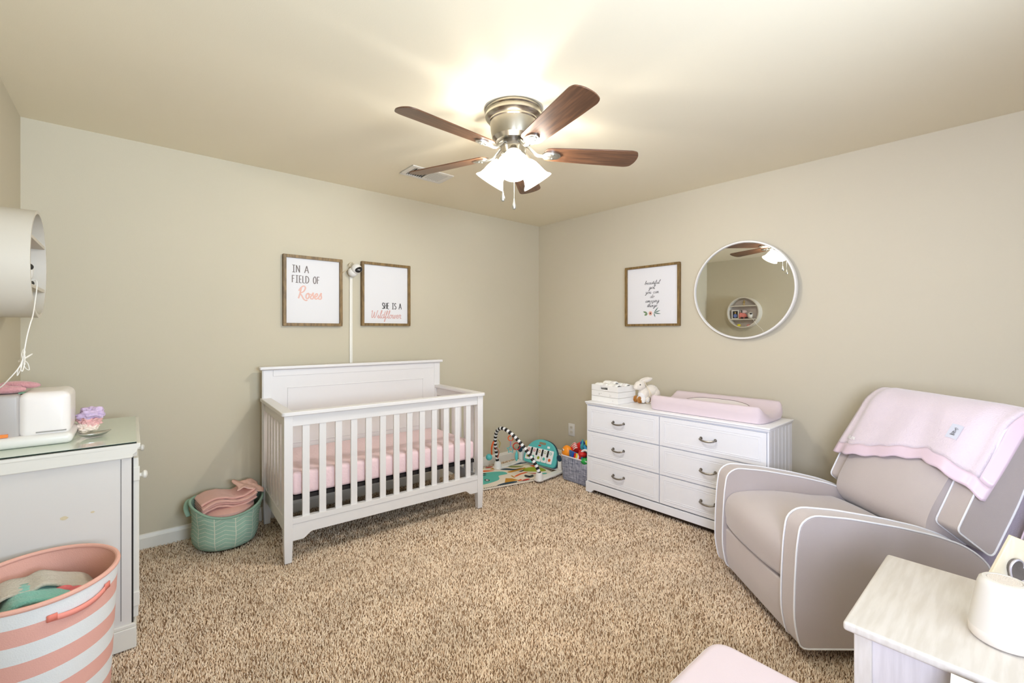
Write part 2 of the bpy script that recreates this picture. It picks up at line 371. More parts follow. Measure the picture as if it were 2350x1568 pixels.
# left wall with a window behind the camera
b = B(); W0, W1, Z0, Z1 = -1.15, -0.15, 0.85, 2.10
b.bx(XL - .1, XL, YS, W0, 0, ROOM_H); b.bx(XL - .1, XL, W1, YA, 0, ROOM_H); b.bx(XL - .1, XL, W0, W1, 0, Z0); b.bx(XL - .1, XL, W0, W1, Z1, ROOM_H)
struct('wall_left', b, M_wall, smooth=False)
b = B(); V0, V1 = 0.10, 1.40
b.bx(XL - .1, V0, YS - .1, YS, 0, ROOM_H); b.bx(V1, 3.9, YS - .1, YS, 0, ROOM_H); b.bx(V0, V1, YS - .1, YS, 0, Z0); b.bx(V0, V1, YS - .1, YS, Z1, ROOM_H)
struct('wall_front', b, M_wall, smooth=False)
def window(n, horizontal, a0, a1, pos):
    b = B()
    def bx(u0, u1, d0, d1, z0, z1): 
        if horizontal: b.bx(u0, u1, pos + d0, pos + d1, z0, z1)
        else: b.bx(pos + d0, pos + d1, u0, u1, z0, z1)
    for (u0, u1, z0, z1) in ((a0 - .06, a0 + .03, Z0 - .06, Z1 + .06), (a1 - .03, a1 + .06, Z0 - .06, Z1 + .06), (a0, a1, Z1 - .03, Z1 + .06), (a0, a1, Z0 - .06, Z0 + .03)):
        bx(u0, u1, -.03, .018, z0, z1)
    bx(a0, a1, -.03, .0, (Z0 + Z1) / 2 - .02, (Z0 + Z1) / 2 + .02)
    o = b.build('window_%d' % n, M_trim, bevel=.002, smooth=False); o['kind'] = 'structure'
window(1, False, W0, W1, XL); window(2, True, V0, V1, YS)
def baseboard(name, p0, p1):
    p0 = Vector((p0[0], p0[1], 0)); p1 = Vector((p1[0], p1[1], 0)); d = (p1 - p0).normalized(); n = Vector((d.y, -d.x, 0))   # n points into the room when walking clockwise
    prof = [(0, -.012), (.013, -.012), (.013, .058), (.009, .066), (.006, .078), (.0, .082)]
    b = B(); b.loft([[p + n * q[0] + Vector((0, 0, q[1])) for q in prof] for p in (p0, p1)]); struct(name, b, M_trim, smooth=False)
baseboard('baseboard_back', (XL, YA), (CX, YA))
baseboard('baseboard_right', (CX, YA), wallB(4.8))
baseboard('baseboard_left', (XL, YS), (XL, YA))

# ------------------------------------------------------------------ ceiling vent
t = thing('ceiling_vent', 'white rectangular air vent grille on the ceiling behind a fan blade', 'vent', (1.627, 2.852, ROOM_H))
b = B(); b.bx(-.165, .165, -.105, -.075, -.008, 0); b.bx(-.165, .165, .075, .105, -.008, 0); b.bx(-.165, -.13, -.075, .075, -.008, 0); b.bx(.13, .165, -.075, .075, -.008, 0)
b.build('frame', M_plastic, t, bevel=.002)
b = B(); b.bx(-.13, .13, -.075, .075, -.0015, -.0005); b.build('duct_opening', M_dark, t)
b = B()
for k in range(16):
    x = -.125 + k * .0167; b.bx(x, x + .0018, -.075, .075, -.011, -.002, Matrix.Translation((x, 0, -.006)) @ Matrix.Rotation(rad(35 if k < 8 else -35), 4, 'Y') @ Matrix.Translation((-x, 0, .006)))
b.bx(-.004, .004, -.075, .075, -.010, -.002)
b.build('louver', M_plastic, t)

# ------------------------------------------------------------------ ceiling fan
FX, FY = 1.501, 1.744
fan = thing('ceiling_fan', 'brushed nickel ceiling fan with five walnut blades and lit white glass shades', 'ceiling fan', (FX, FY, ROOM_H), 0)
b = B(); b.lathe([(0, 0), (.146, 0), (.147, -.012), (.142, -.018), (.147, -.030), (.146, -.040), (.136, -.052), (.128, -.056), (.128, -.064), (.122, -.068), (.118, -.11), (.110, -.145), (.092, -.163), (0, -.163)], 64)
b.build('motor_housing', M_steel, fan, sang=25)
b = B(); b.lathe([(0, -.163), (.060, -.163), (.060, -.186), (.066, -.188), (.066, -.192), (0, -.192)], 40); b.build('rotor_ring', M_pewter, fan, sang=25)
b = B(); b.lathe([(0, -.192), (.064, -.192), (.064, -.225), (.056, -.238), (.050, -.262), (.038, -.275), (0, -.277)], 40); b.build('switch_housing', M_steel, fan, sang=25)
ZB = -.215
def blade(k):
    ang = rad(7.9 + 72 * k - 40.5)
    R = Matrix.Rotation(ang, 4, 'Z'); P = Matrix.Rotation(rad(-12), 4, 'X')
    M = R @ Matrix.Translation((0, 0, ZB)) @ P
    out = [(.165, -.045), (.19, -.054), (.30, -.060), (.50, -.068), (.62, -.071), (.648, -.062), (.662, -.03), (.665, 0), (.662, .03), (.648, .062), (.62, .071), (.50, .068), (.30, .060), (.19, .054), (.165, .045), (.158, .02), (.158, -.02)]
    out = rounded(out, .01, 2)
    o = B(); o.prism(out, -.003, .003, 'z'); bl = o.build('blade', M_blade, fan, bevel=.0012, seg=2); bl.matrix_local = M
    # bracket under the blade, arm rising from the ring
    o = B()
    pl = [(.150, -.012), (.165, -.030), (.20, -.034), (.235, -.024), (.250, 0), (.235, .024), (.20, .034), (.165, .030), (.150, .012)]
    o.prism(rounded(pl, .01, 3), -.0105, -.0035, 'z')
    o.prism([(x * .72 + .055, y * .7) for x, y in rounded(pl, .01, 3)], -.0135, -.0105, 'z')
    for q in (-.016, 0.016): o.cyl((.205, q, -.016), (.205, q, -.010), .0045, n=10)
    Pi = P.inverted()
    arm = [Pi @ Vector(p) for p in ((.055, 0, .040), (.075, 0, .034), (.100, 0, .012), (.125, 0, -.008), (.160, 0, -.010), (.19, 0, -.009))]
    o.tube(smooth_line(arm, 4), .0105, 10, flat=.7)
    br = o.build('blade_bracket', M_iron, bl)
    return bl
for k in range(5): blade(k)
# shades and bulbs
def glass_mat():
    m = bpy.data.materials.new('frosted_shade'); m.use_nodes = True; nt = m.node_tree; n = nt.nodes; l = nt.links
    for x in list(n): n.remove(x)
    out = n.new('ShaderNodeOutputMaterial'); em = n.new('ShaderNodeEmission'); em.inputs[0].default_value = (1, .95, .88, 1); em.inputs[1].default_value = 1.5
    df = n.new('ShaderNodeBsdfPrincipled'); df.inputs['Base Color'].default_value = (.9, .9, .88, 1); df.inputs['Roughness'].default_value = .3
    ad = n.new('ShaderNodeAddShader'); tr = n.new('ShaderNodeBsdfTransparent'); tr.inputs[0].default_value = (1, .98, .95, 1)
    mx = n.new('ShaderNodeMixShader'); mx.inputs[0].default_value = 0.50
    l.new(em.outputs[0], ad.inputs[0]); l.new(df.outputs[0], ad.inputs[1]); l.new(tr.outputs[0], mx.inputs[1]); l.new(ad.outputs[0], mx.inputs[2]); l.new(mx.outputs[0], out.inputs[0])
    return m
M_shade = glass_mat()
def emis(name, col, s):
    m = bpy.data.materials.new(name); m.use_nodes = True; b = m.node_tree.nodes['Principled BSDF']
    b.inputs['Base Color'].default_value = col; b.inputs['Emission Color'].default_value = col; b.inputs['Emission Strength'].default_value = s; return m
M_bulb = emis('lit_bulb', (1, .93, .84, 1), 9.0)
for k in range(3):
    ang = rad(-90 + 120 * k - 40.5)        # the first points to the camera
    R = Matrix.Rotation(ang, 4, 'Z')
    tilt = rad(38)
    base = Vector((.044, 0, -.210)); d = Vector((sin(tilt), 0, -cos(tilt)))
    o = B(); 
    Q = base.to_4d().to_3d()
    zax = Matrix.Rotation(-tilt, 4, 'Y') @ Matrix.Rotation(pi, 4, 'X')
    S = R @ Matrix.Translation(base) @ zax
    o.lathe([(0, 0), (.022, 0), (.024, .01), (.026, .035), (.030, .052), (.030, .058), (0, .058)], 24)
    sk = o.build('lamp_socket', M_steel, fan); sk.matrix_local = S
    o = B(); o.lathe([(.027, .045), (.034, .055), (.045, .075), (.053, .10), (.060, .13), (.068, .150), (.080, .162), (.083, .170), (.081, .171), (.066, .153), (.057, .13), (.050, .10), (.042, .077), (.030, .058)], 40)
    sh = o.build('glass_shade', M_shade, fan, sang=60); sh.matrix_local = S
    o = B(); o.lathe([(0, .058), (.013, .060), (.014, .075), (.026, .095), (.030, .115), (.024, .135), (.012, .144), (0, .146)], 20)
    bu = o.build('light_bulb', M_bulb, fan); bu.matrix_local = S
    bu.visible_shadow = True
    L = bpy.data.lights.new('fan_light', 'POINT'); L.energy = FAN_POWER; L.color = FAN_COL; L.shadow_soft_size = 0.018
    lo = bpy.data.objects.new('fan_light', L); COL.objects.link(lo); lo.parent = fan
    lo.location = (S @ Vector((0, 0, .118)))
    bu.visible_shadow = False
for (dx, dy, ln) in ((-.056, -.030, .20), (.002, -.045, .245)):
    Rm = Matrix.Rotation(rad(-40.5), 4, 'Z'); q = Rm @ Vector((dx, dy, 0))
    o = B(); z = -.225
    o.tube([(q.x, q.y, z), (q.x, q.y, z - ln)], .0016, 6)
    ch = o.build('pull_chain', M_iron, fan)
    o = B(); o.lathe([(0, .032), (.003, .030), (.006, .012), (.0115, -.006), (.012, -.012), (.008, -.021), (0, -.024)], 16, (q.x, q.y, z - ln - .028))
    o.build('teardrop_finial', M_iron, ch)

# ------------------------------------------------------------------ crib
crib = thing('baby_crib', 'white slatted baby crib with tall panelled headboard against the back wall', 'crib', (.648, 2.712, 0), -2.66)
CL, CDp, LEG = 1.336, .70, .046
LG = .90
for (x, y, z1) in ((0, 0, .828), (CL - LEG, 0, .828), (0, CDp - LEG, .828), (CL - LEG, CDp - LEG, .828)):
    o = B(); f = .004
    o.loft([[(x + f, y + f, 0), (x + LEG - f, y + f, 0), (x + LEG - f, y + LEG - f, 0), (x + f, y + LEG - f, 0)], [(x, y, .12), (x + LEG, y, .12), (x + LEG, y + LEG, .12), (x, y + LEG, .12)], [(x, y, z1), (x + LEG, y, z1), (x + LEG, y + LEG, z1), (x, y + LEG, z1)]])
    o.build('leg', M_white, crib, bevel=.003, smooth=False)
# top cap running round three sides, corners rounded
o = B(); ov = .014; wd = .062
outl = rounded([(-ov, CDp), (-ov, -ov), (CL + ov, -ov), (CL + ov, CDp)], [0, .02, .02, 0], 4)
inn = [(CL + ov - wd, CDp), (CL + ov - wd, wd - ov), (wd - ov, wd - ov), (wd - ov, CDp)]
o.prism(list(outl) + inn, .828, .850, 'z'); o.build('top_rail', M_white, crib, bevel=.003)
o = B(); o.bx(LEG, CL - LEG, .010, .034, .765, .828); o.build('front_apron', M_white, crib, bevel=.002, smooth=False)
def scallop(x0, x1, ztop, zlow, zhigh):
    P = [(x0, ztop), (x1, ztop), (x1, zlow), (x1 - .052, zlow)]
    for k in range(1, 8): t = k / 8; s_ = t * t * (3 - 2 * t); P.append((x1 - .052 - .055 * t, zlow + (zhigh - zlow) * s_))
    for k in range(0, 8): t = 1 - k / 8; s_ = t * t * (3 - 2 * t); P.append((x0 + .052 + .055 * t, zlow + (zhigh - zlow) * s_))
    P += [(x0 + .052, zlow), (x0, zlow)]
    return P
o = B(); o.bx(LEG, CL - LEG, .004, .038, .214, .245); o.prism(scallop(LEG, CL - LEG, .2125, .118, .150), .008, .032, 'y'); o.build('bottom_rail', M_white, crib, bevel=.0015, smooth=False)
for side, x in ((0, .008), (1, CL - .032)):
    o = B(); o.bx(x, x + .024, LEG, CDp - LEG, .765, .828); o.build('side_apron', M_white, crib, bevel=.002, smooth=False)
    o = B(); o.bx(x, x + .024, LEG, CDp - LEG, .165, .245); o.build('side_rail', M_white, crib, bevel=.002, smooth=False)
n = 13; sw = .039; g = (CL - 2 * LEG - n * sw) / (n + 1)
for k in range(n):
    x = LEG + g + k * (sw + g); o = B(); o.bx(x, x + sw, .015, .029, .240, .768); o.build('slat', M_white, crib, bevel=.002, smooth=False)
n = 6; g = (CDp - 2 * LEG - n * sw) / (n + 1)
for xs in (.013, CL - .027):
    for k in range(n):
        y = LEG + g + k * (sw + g); o = B(); o.bx(xs, xs + .014, y, y + sw, .240, .768); o.build('slat', M_white, crib, bevel=.002, smooth=False)
# headboard
hb = B(); y0 = CDp - .030
hb.bx(-.006, CL + .006, y0, CDp - .002, .17, 1.040)
hb.build('headboard', M_white, crib, bevel=.002, smooth=False)
o = B(); 
def ledge(x0, x1, z0, z1, wdt=.007, dep=.006):
    for (a0, a1, c0, c1) in ((x0, x1, z1 - wdt, z1), (x0, x1, z0, z0 + wdt), (x0, x0 + wdt, z0, z1), (x1 - wdt, x1, z0, z1)): o.bx(a0, a1, y0 - dep, y0, c0, c1)
ledge(.15, CL - .15, .52, .915, .006, .004); o.bx(.06, CL - .06, y0 - .004, y0, .996, 1.040); o.bx(.0, .05, y0 - .004, y0, .25, 1.04); o.bx(CL - .05, CL, y0 - .004, y0, .25, 1.04)
o.build('headboard_moulding', M_white, crib, bevel=.0015, smooth=False)
o = B(); o.rbx(-.022, CL + .022, y0 - .024, CDp + .012, 1.042, 1.064, .006); o.build('headboard_cap', M_white, crib)
# mattress and its black support
mt = B(); MXP = 10
def mattress(o, x0, x1, y0, y1, z0, z1):
    t = bmesh.new(); tb = B(); tb.bm.free(); tb.bm = t; tb.bx(x0, x1, y0, y1, z0, z1)
    bmesh.ops.subdivide_edges(t, edges=t.edges[:], cuts=9, use_grid_fill=True)
    for v in t.verts:
        c = v.co; fx = (c.x - x0) / (x1 - x0); 
        if c.z > (z0 + z1) / 2: c.z += .004 * noise.noise(c * 7)
        if abs(c.y - y0) < 1e-4: c.y += .004 * noise.noise(c * 16)
    bmesh.ops.recalc_face_normals(t, faces=t.faces)
    o.merge(t)
tm = thing('crib_mattress', 'pale pink sheeted mattress lying inside the white crib', 'mattress', (.648, 2.712, 0), -2.66)
o = B(); o.rbx(.050, CL - .050, .040, CDp - .036, .360, .492, .022, 5); o.build('mattress_body', M_pink, tm)
o = B(); o.bx(.050, CL - .050, .045, CDp - .045, .335, .358); o.bx(.06, .07, .05, CDp - .05, .335, .345); o.build('mattress_support', M_black, crib, smooth=False)
for xx in (.43, .60):
    o = B(); 
    pts = smooth_line([(xx, .30, .336), (xx, .31, .29), (xx, .34, .262), (xx, .37, .29), (xx, .38, .336)], 5); o.tube(pts, .008, 8); o.build('support_bracket', M_white, crib)

# ------------------------------------------------------------------ framed prints
def picture(label, loc, rz, wdt, hgt, fw=.021, dep=.030):
    t = thing('framed_print', label, 'framed print', loc, rz)
    o = B(); W2, H2 = wdt / 2, hgt / 2
    for (x0, x1, z0, z1) in ((-W2, W2, H2 - fw, H2), (-W2, W2, -H2, -H2 + fw), (-W2, -W2 + fw, -H2 + fw, H2 - fw), (W2 - fw, W2, -H2 + fw, H2 - fw)):
        o.bx(x0, x1, -dep, 0, z0, z1)
    o.build('frame', M_frame, t, bevel=.0015, smooth=False)
    o = B(); o.bx(-W2 + fw, W2 - fw, -dep * .45, -dep * .3, -H2 + fw, H2 - fw); o.build('paper', M_paper, t, smooth=False)
    return t, -dep * .45
M_ink = mat('grey_ink', rgb(116, 106, 102), .7); M_ink2 = mat('dark_ink', rgb(58, 54, 52), .7); M_rose = mat('rose_ink', rgb(224, 180, 166), .6); M_rose2 = mat('dusty_rose_ink', rgb(208, 162, 154), .6)
t, yy = picture('framed print with IN A FIELD OF Roses, left of the camera', (1.030, YA, 1.600), 0, .417, .513)
o = B(); write(o, 'IN A', -.148, .132, .052, .0042, yy, gap=.04, sx=.90); write(o, 'FIELD OF', -.148, .058, .052, .0042, yy, gap=.05, sx=.80); o.build('lettering', M_ink, t, smooth=False)
o = B(); write(o, 'Roses', -.108, -.056, .041, .0070, yy, SCR, slant=.12, sx=.98, gap=.02); o.build('script_lettering', M_rose, t, smooth=False)
t, yy = picture('framed print with SHE IS A Wildflower, right of the camera', (1.602, YA, 1.606), 0, .423, .513)
o = B(); write(o, 'SHE IS A', -.036, -.116, .049, .0042, yy, gap=.03, sx=.76); o.build('lettering', M_ink2, t, smooth=False)
o = B(); write(o, 'Wildflower', -.132, -.194, .0300, .0040, yy, SCR, slant=.15, sx=1.06, gap=.0); o.build('script_lettering', M_rose2, t, smooth=False)
pb = wallB(1.354)
t, yy = picture('framed print with beautiful girl script and small flower, beside the mirror', (pb[0], pb[1], 1.612), -87.78, .512, .523, .019)
o = B()
for s_, z_ in (('beautiful', .098), ('girl,', .058), ('you can', .018), ('do', -.020), ('amazing', -.058), ('things', -.098)):
    write(o, s_, .003, z_, .0155, .0019, yy, SCR, slant=.28, center=True, sx=1.35)
o.build('script_lettering', M_ink2, t, smooth=False)
M_g1 = mat('leaf_green', rgb(110, 134, 96), .7); M_g2 = mat('sage', rgb(104, 128, 116), .7); M_fl = mat('peach_petals', rgb(240, 186, 166), .7)
o = B(); 
def leaf2(o, x, z, a, L_, w_):
    P = [(x + (L_ * t) * cos(a) - w_ * sin(pi * t) * sgn * sin(a), z + (L_ * t) * sin(a) + w_ * sin(pi * t) * sgn * cos(a)) for sgn, ts in ((1, [0, .25, .5, .75, 1]), (-1, [.75, .5, .25])) for t in ts]
    o.poly([(p[0], yy - .0007, p[1]) for p in P])
leaf2(o, -.040, -.150, rad(160), .045, .008); leaf2(o, -.038, -.154, rad(205), .036, .010); o.build('leaves', M_g1, t, smooth=False)
o = B()
for a in (50, 20, -8, -70): leaf2(o, .020, -.150, rad(a), .066 if a > -50 else .04, .005)
o.build('leaves', M_g2, t, smooth=False)
o = B(); 
for k in range(6): leaf2(o, -.012, -.152, rad(60 * k), .020, .011)
o.build('flower', M_fl, t, smooth=False)
o = B(); o.poly([(-.012 + .006 * cos(a * pi / 5), yy - .0012, -.152 + .006 * sin(a * pi / 5)) for a in range(10)]); o.build('flower_centre', M_black, t, smooth=False)

# ------------------------------------------------------------------ baby camera + cable cover between the prints
t = thing('cable_cover', 'narrow white cable cover running down the wall behind the crib', 'cable cover', (1.312, YA, 0))
o = B(); o.rbx(-.0115, .0115, -.012, 0, .06, 1.790, .003, 2); o.build('channel', M_trim, t)
t = thing('baby_camera', 'white round baby monitor camera with black face, mounted between two prints', 'camera', (1.318, YA, 1.765), 0)
o = B(); o.ball((-.006, -.045, 0.000), (.038, .036, .038)); o.build('camera_base', M_plastic, t)
Mh = Matrix.Rotation(rad(-22), 4, 'X') @ Matrix.Rotation(rad(-18), 4, 'Z')
o = B(); o.ball((.012, -.072, .024), .040); o.build('camera_head', M_plastic, t)
o = B()
o.ball((.020, -.098, .016), (.032, .020, .023), M=Matrix.Rotation(rad(12), 4, 'Z') @ Matrix.Rotation(rad(-22), 4, 'Y')); o.build('camera_face', M_black, t)
o = B(); o.ball((.016, -.1165, .012), (.009, .003, .003), 10, 8); o.build('lens_reflector', M_plastic, t)
o = B(); o.tube(smooth_line([(-.012, -.03, .035), (-.03, -.03, .055), (-.005, -.03, .078), (.015, -.03, .05), (-.01, -.028, .03), (-.035, -.02, .02), (-.062, -.012, .0), (-.072, -.006, -.012)], 5), .0035, 8); o.build('cable', mat('tan_cable', rgb(200, 186, 160), .5), t)

# ------------------------------------------------------------------ round mirror
pm = wallB(2.090)
pm = wallB(2.090, .014)
t = thing('wall_mirror', 'large round wall mirror with thin white frame above the changing dresser', 'mirror', (pm[0], pm[1], 1.607), -89.75)
o = B(); My = Matrix.Rotation(rad(90), 4, 'X')
o.lathe([(.345, .0), (.345, .020), (.348, .026), (.358, .026), (.362, .020), (.362, 0)], 96, M=My); o.build('frame', M_plastic, t, sang=50)
mm = mat('mirror_glass', (.80, .80, .77, 1), .01, 1.0)
o = B(); o.lathe([(0, .016), (.346, .016), (.346, .010), (0, .010)], 96, M=My); o.build('mirror_glass', mm, t, sang=20)

# ------------------------------------------------------------------ wall outlet
po = wallB(.46)
t = thing('wall_outlet', 'white electrical outlet low on the right wall near the corner', 'outlet', (po[0], po[1], .315), -87.78)
o = B(); o.rbx(-.040, .040, -.006, 0, -.062, .062, .003, 2); o.build('cover_plate', M_plastic, t)
for z in (-.024, .024):
    o = B(); o.prism(rounded([(-.017, z - .015), (.017, z - .015), (.017, z + .015), (-.017, z + .015)], .012, 4), -.009, -.005, 'y'); r_ = o.build('receptacle', mat('receptacle', rgb(214, 208, 196), .4), t)
    o = B(); o.bx(-.008, -.006, -.0096, -.0088, z - .003, z + .006); o.bx(.006, .008, -.0096, -.0088, z - .003, z + .006); o.build('slot', M_dark, r_)

# ------------------------------------------------------------------ large white dresser
DL, DD, DH = 1.365, .405, .735
DRZ = -89.2; DO = (2.832, 2.378)
def dres(x, y, z):      # dresser local -> world
    a = rad(DRZ); return (DO[0] + x * cos(a) - y * sin(a), DO[1] + x * sin(a) + y * cos(a), z)
t = thing('dresser', 'wide white six-drawer dresser with grey metal pulls under the mirror', 'dresser', (DO[0], DO[1], 0), DRZ)
o = B(); o.bx(.006, DL - .006, .020, DD, .082, .712); 
o.bx(0, .012, .006, .03, .08, .712); o.bx(DL - .012, DL, .006, .03, .08, .712); o.build('carcass', M_dres, t, bevel=.0015, smooth=False)
o = B()
for k in range(6): 
    y = .03 + k * (DD - .03) / 6; o.bx(DL - .006, DL, y + .002, y + (DD - .03) / 6 - .002, .085, .710)
    o.bx(0, .006, y + .002, y + (DD - .03) / 6 - .002, .085, .710)
o.build('side_panel', M_dres, t, bevel=.001, smooth=False)
o = B()
def foot(x0, x1, y0, y1): 
    P = [(x0, .082), (x1, .082), (x1, 0), (x1 - .055, 0)] + [(x1 - .055 - .035 * k / 6, .028 * sin(pi / 2 * k / 6)) for k in range(1, 7)] + [(x0 + .055 + .035 * (6 - k) / 6, .028 * sin(pi / 2 * (6 - k) / 6)) for k in range(0, 6)] + [(x0 + .055, 0), (x0, 0)]
    o.prism(P, y0, y1, 'y')
foot(-.006, DL + .006, -.004, .016)
for x in (0, DL - .014): o.prism([(.016, .082), (DD, .082), (DD, 0), (DD - .07, 0), (DD - .1, .03), (.1, .03), (.07, 0), (.016, 0)], x, x + .014, 'x')
o.build('plinth', M_dres, t, bevel=.002, smooth=False)
o = B(); o.rbx(-.010, DL + .010, -.012, DD + .004, .722, .735, .005, 3); o.rbx(-.004, DL + .004, -.005, DD, .710, .724, .004, 2); o.build('top_board', M_dres, t)
xm = .655; rows = [(.092, .288), (.296, .493), (.501, .700)]
def handle(parent, x, z):
    o = B(); h = .047
    P = smooth_line([(x - h, -.004, z + .004), (x - h, -.020, z), (x - h * .55, -.030, z - .006), (x, -.033, z - .008), (x + h * .55, -.030, z - .006), (x + h, -.020, z), (x + h, -.004, z + .004)], 4)
    o.tube(P, [.0045] * 4 + [.006] * (len(P) - 8) + [.0045] * 4, 10)
    for s_ in (-1, 1): o.lathe([(0, 0), (.0105, 0), (.0095, .004), (0, .005)], 14, M=Matrix.Translation((x + s_ * h, 0, z + .003)) @ My)
    o.build('handle', M_pewter, parent)
for (x0, x1) in ((.014, xm - .003), (xm + .003, DL - .014)):
    for (z0, z1) in rows:
        o = B(); o.bx(x0, x1, -.001, .018, z0, z1); 
        a0, a1, c0, c1 = x0 + .045, x1 - .045, z0 + .040, z1 - .040
        for q in (0, .012):
            for (u0, u1, v0, v1) in ((a0 - q, a1 + q, c1 + q, c1 + q + .0035), (a0 - q, a1 + q, c0 - q - .0035, c0 - q), (a0 - q - .0035, a0 - q, c0 - q - .0035, c1 + q + .0035), (a1 + q, a1 + q + .0035, c0 - q - .0035, c1 + q + .0035)):
                o.bx(u0, u1, -.0028, -.001, v0, v1)
        d = o.build('drawer', M_dres, t, bevel=.001, smooth=False); handle(d, (x0 + x1) / 2 - (.02 if x0 < .5 else .0) * 1, (z0 + z1) / 2)

# changing pad: contoured, high sides
pa = dres(.53, .04, .736)
t = thing('changing_pad', 'pale pink contoured changing pad lying on the white dresser', 'changing pad', pa, DRZ)
PL, PW = .79, .40
def padz(u, v):
    """height over width v (0..1)"""
    e = .072 * (abs(2 * v - 1) ** 2.2)
    return .045 + e
def pad(u, v):
    x = u * PL; y = v * PW
    z = padz(u, v)
    return (x, y, z)
o = B(); NU, NV = 40, 28
def padf(u, v):
    a, c = 2 * u - 1, 2 * v - 1
    # rounded corners in plan
    z = padz(u, v)
    m_ = max(abs(a), abs(c))
    x, y = a, c
    k = 1 - .035 * (abs(a) ** 8) * (abs(c) ** 4) * 2
    ed = max(0, abs(a) - .93) / .07; ee = max(0, abs(c) - .90) / .10
    z -= .020 * ed ** 2.2 + .020 * ee ** 2.5
    z += .0015 * noise.noise(Vector((u * 14, v * 8, 0)))
    return (PL / 2 + PL / 2 * x * k, PW / 2 + PW / 2 * y * k, z)
top = [[padf(i / NU, j / NV) for j in range(NV + 1)] for i in range(NU + 1)]
border = [top[i][0] for i in range(NU)] + [top[NU][j] for j in range(NV)] + [top[i][NV] for i in range(NU, 0, -1)] + [top[0][j] for j in range(NV, 0, -1)]
o.grid(padf, NU, NV)
def off(p, d, z): 
    c = Vector((PL / 2, PW / 2)); q = Vector((p[0], p[1])); s_ = Vector((1 if q.x > c.x else -1, 1 if q.y > c.y else -1))
    return (min(max(p[0], 0), PL) + 0, min(max(p[1], 0), PW), z)
rings = [border, [(p[0] + (p[0] - PL / 2) * .008, p[1] + (p[1] - PW / 2) * .015, p[2] * .55) for p in border], [(p[0] + (p[0] - PL / 2) * -.01, p[1] + (p[1] - PW / 2) * -.02, .002) for p in border]]
o.loft(rings, False); o.poly(rings[-1])
o.build('pad_body', M_pad, t, sang=70)
o = B()
def linr(u, v): p = padf(.17 + .62 * u, .15 + .70 * v); return (p[0], p[1], p[2] + .003)
loop = []
for k in range(48):
    a = 2 * pi * k / 48; ex = 3.2; ca, sa = cos(a), sin(a)
    u = .5 + .5 * math.copysign(abs(ca) ** (2 / ex), ca); v = .5 + .5 * math.copysign(abs(sa) ** (2 / ex), sa)
    loop.append((u, v))
def linm(r, a): 
    k = int(a * 48) % 48; u, v = loop[k]; return linr(.5 + (u - .5) * r, .5 + (v - .5) * r)
o.grid(lambda a, r: linm(max(r, .001), a), 48, 10, True); ln_ = o.build('pad_liner', mat('liner_white', rgb(232, 224, 222), .8, bump=.1, bscale=200), t)
o = B(); o.tube([linm(1, k / 48) for k in range(48)], .0022, 6, True); o.build('liner_stitching', mat('grey_stitch', rgb(122, 104, 104), .7), ln_)

# ------------------------------------------------------------------ diaper crate, diapers, plush rabbit
M_crate = mat('worn_white_wood', rgb(238, 236, 232), .6, var=.03, vscale=20)
cp = dres(.0, .045, .736)
CR = DRZ - 4
t = thing('wooden_crate', 'small distressed white slatted wooden crate filled with diapers', 'crate', dres(.008, .055, .736), CR)
CW, CD_, CH = .275, .215, .135
o = B()
for k in range(3):
    z0 = k * .0455; z1 = z0 + .0435
    if k < 2: o.bx(0, CW, 0, .009, z0, z1)
    else:
        o.bx(0, CW * .34, 0, .009, z0, z1); o.bx(CW * .62, CW, 0, .009, z0, z1); o.bx(CW * .34, CW * .62, 0, .009, z0, z0 + .011); o.bx(CW * .34, CW * .62, 0, .009, z0 + .030, z1)
    o.bx(0, CW, CD_ - .009, CD_, z0, z1); o.bx(0, .009, .0095, CD_ - .0095, z0, z1); o.bx(CW - .009, CW, .0095, CD_ - .0095, z0, z1)
o.bx(.009, CW - .009, .009, CD_ - .009, 0, .006)
o.build('slatted_box', M_crate, t, bevel=.001, smooth=False)
o = B()
for (x, z) in ((.08, .066), (.085, .062), (.10, .068), (.078, .058), (.19, .064), (.2, .057), (.22, .02), (.19, .052)): o.bx(x, x + .006, -.0006, 0, z, z + .0022)
o.build('paint_chips', mat('chip_grey', rgb(120, 112, 104), .8), t)
M_diap = mat('diaper_white', rgb(244, 243, 238), .8, bump=.3, bscale=90)
M_diapp = mat('diaper_print', rgb(226, 222, 218), .8, bump=.3, bscale=90, var=.3, vscale=140)
def diaper(x, y, z, rz, band, lab):
    d = thing('diaper', lab, 'diaper', dres(.008 + x, .055 + y, .736 + z), CR + rz, group='folded diapers in the crate')
    o = B()
    def f(u, v):
        a = pi * v; r = .034 * (1 + .08 * noise.noise(Vector((u * 5, v * 4, x * 40)))) * (1 - .25 * abs(2 * u - 1) ** 4)
        return ((u - .5) * .125, -cos(a) * r * 1.25, sin(a) * r + .0015 * sin(u * 22) * sin(a))
    o.grid(f, 18, 14); o.build('folded_pad', M_diap, d, solid=.004)
    if band:
        o = B(); o.grid(lambda u, v: (f(.68 + .2 * u, v)[0], f(.68 + .2 * u, v)[1] * 1.03, f(.68 + .2 * u, v)[2] * 1.02 + .002), 5, 14); o.build('printed_band', M_diapp, d, solid=.001)
diaper(.075, .050, .112, 8, True, 'white folded diaper at the front left of the crate')
diaper(.180, .052, .112, -4, True, 'white folded diaper at the front right of the crate')
diaper(.115, .105, .128, 4, True, 'white folded diaper on top of the crate pile')
diaper(.190, .150, .112, 6, True, 'white folded diaper at the back right of the crate')
diaper(.075, .160, .112, -6, False, 'white folded diaper at the back left of the crate')
M_fur = mat('cream_fur', rgb(232, 224, 212), .95, bump=.8, bscale=240, sheen=.5)
M_fur2 = mat('white_fur', rgb(240, 238, 236), .95, bump=.8, bscale=240, sheen=.5)
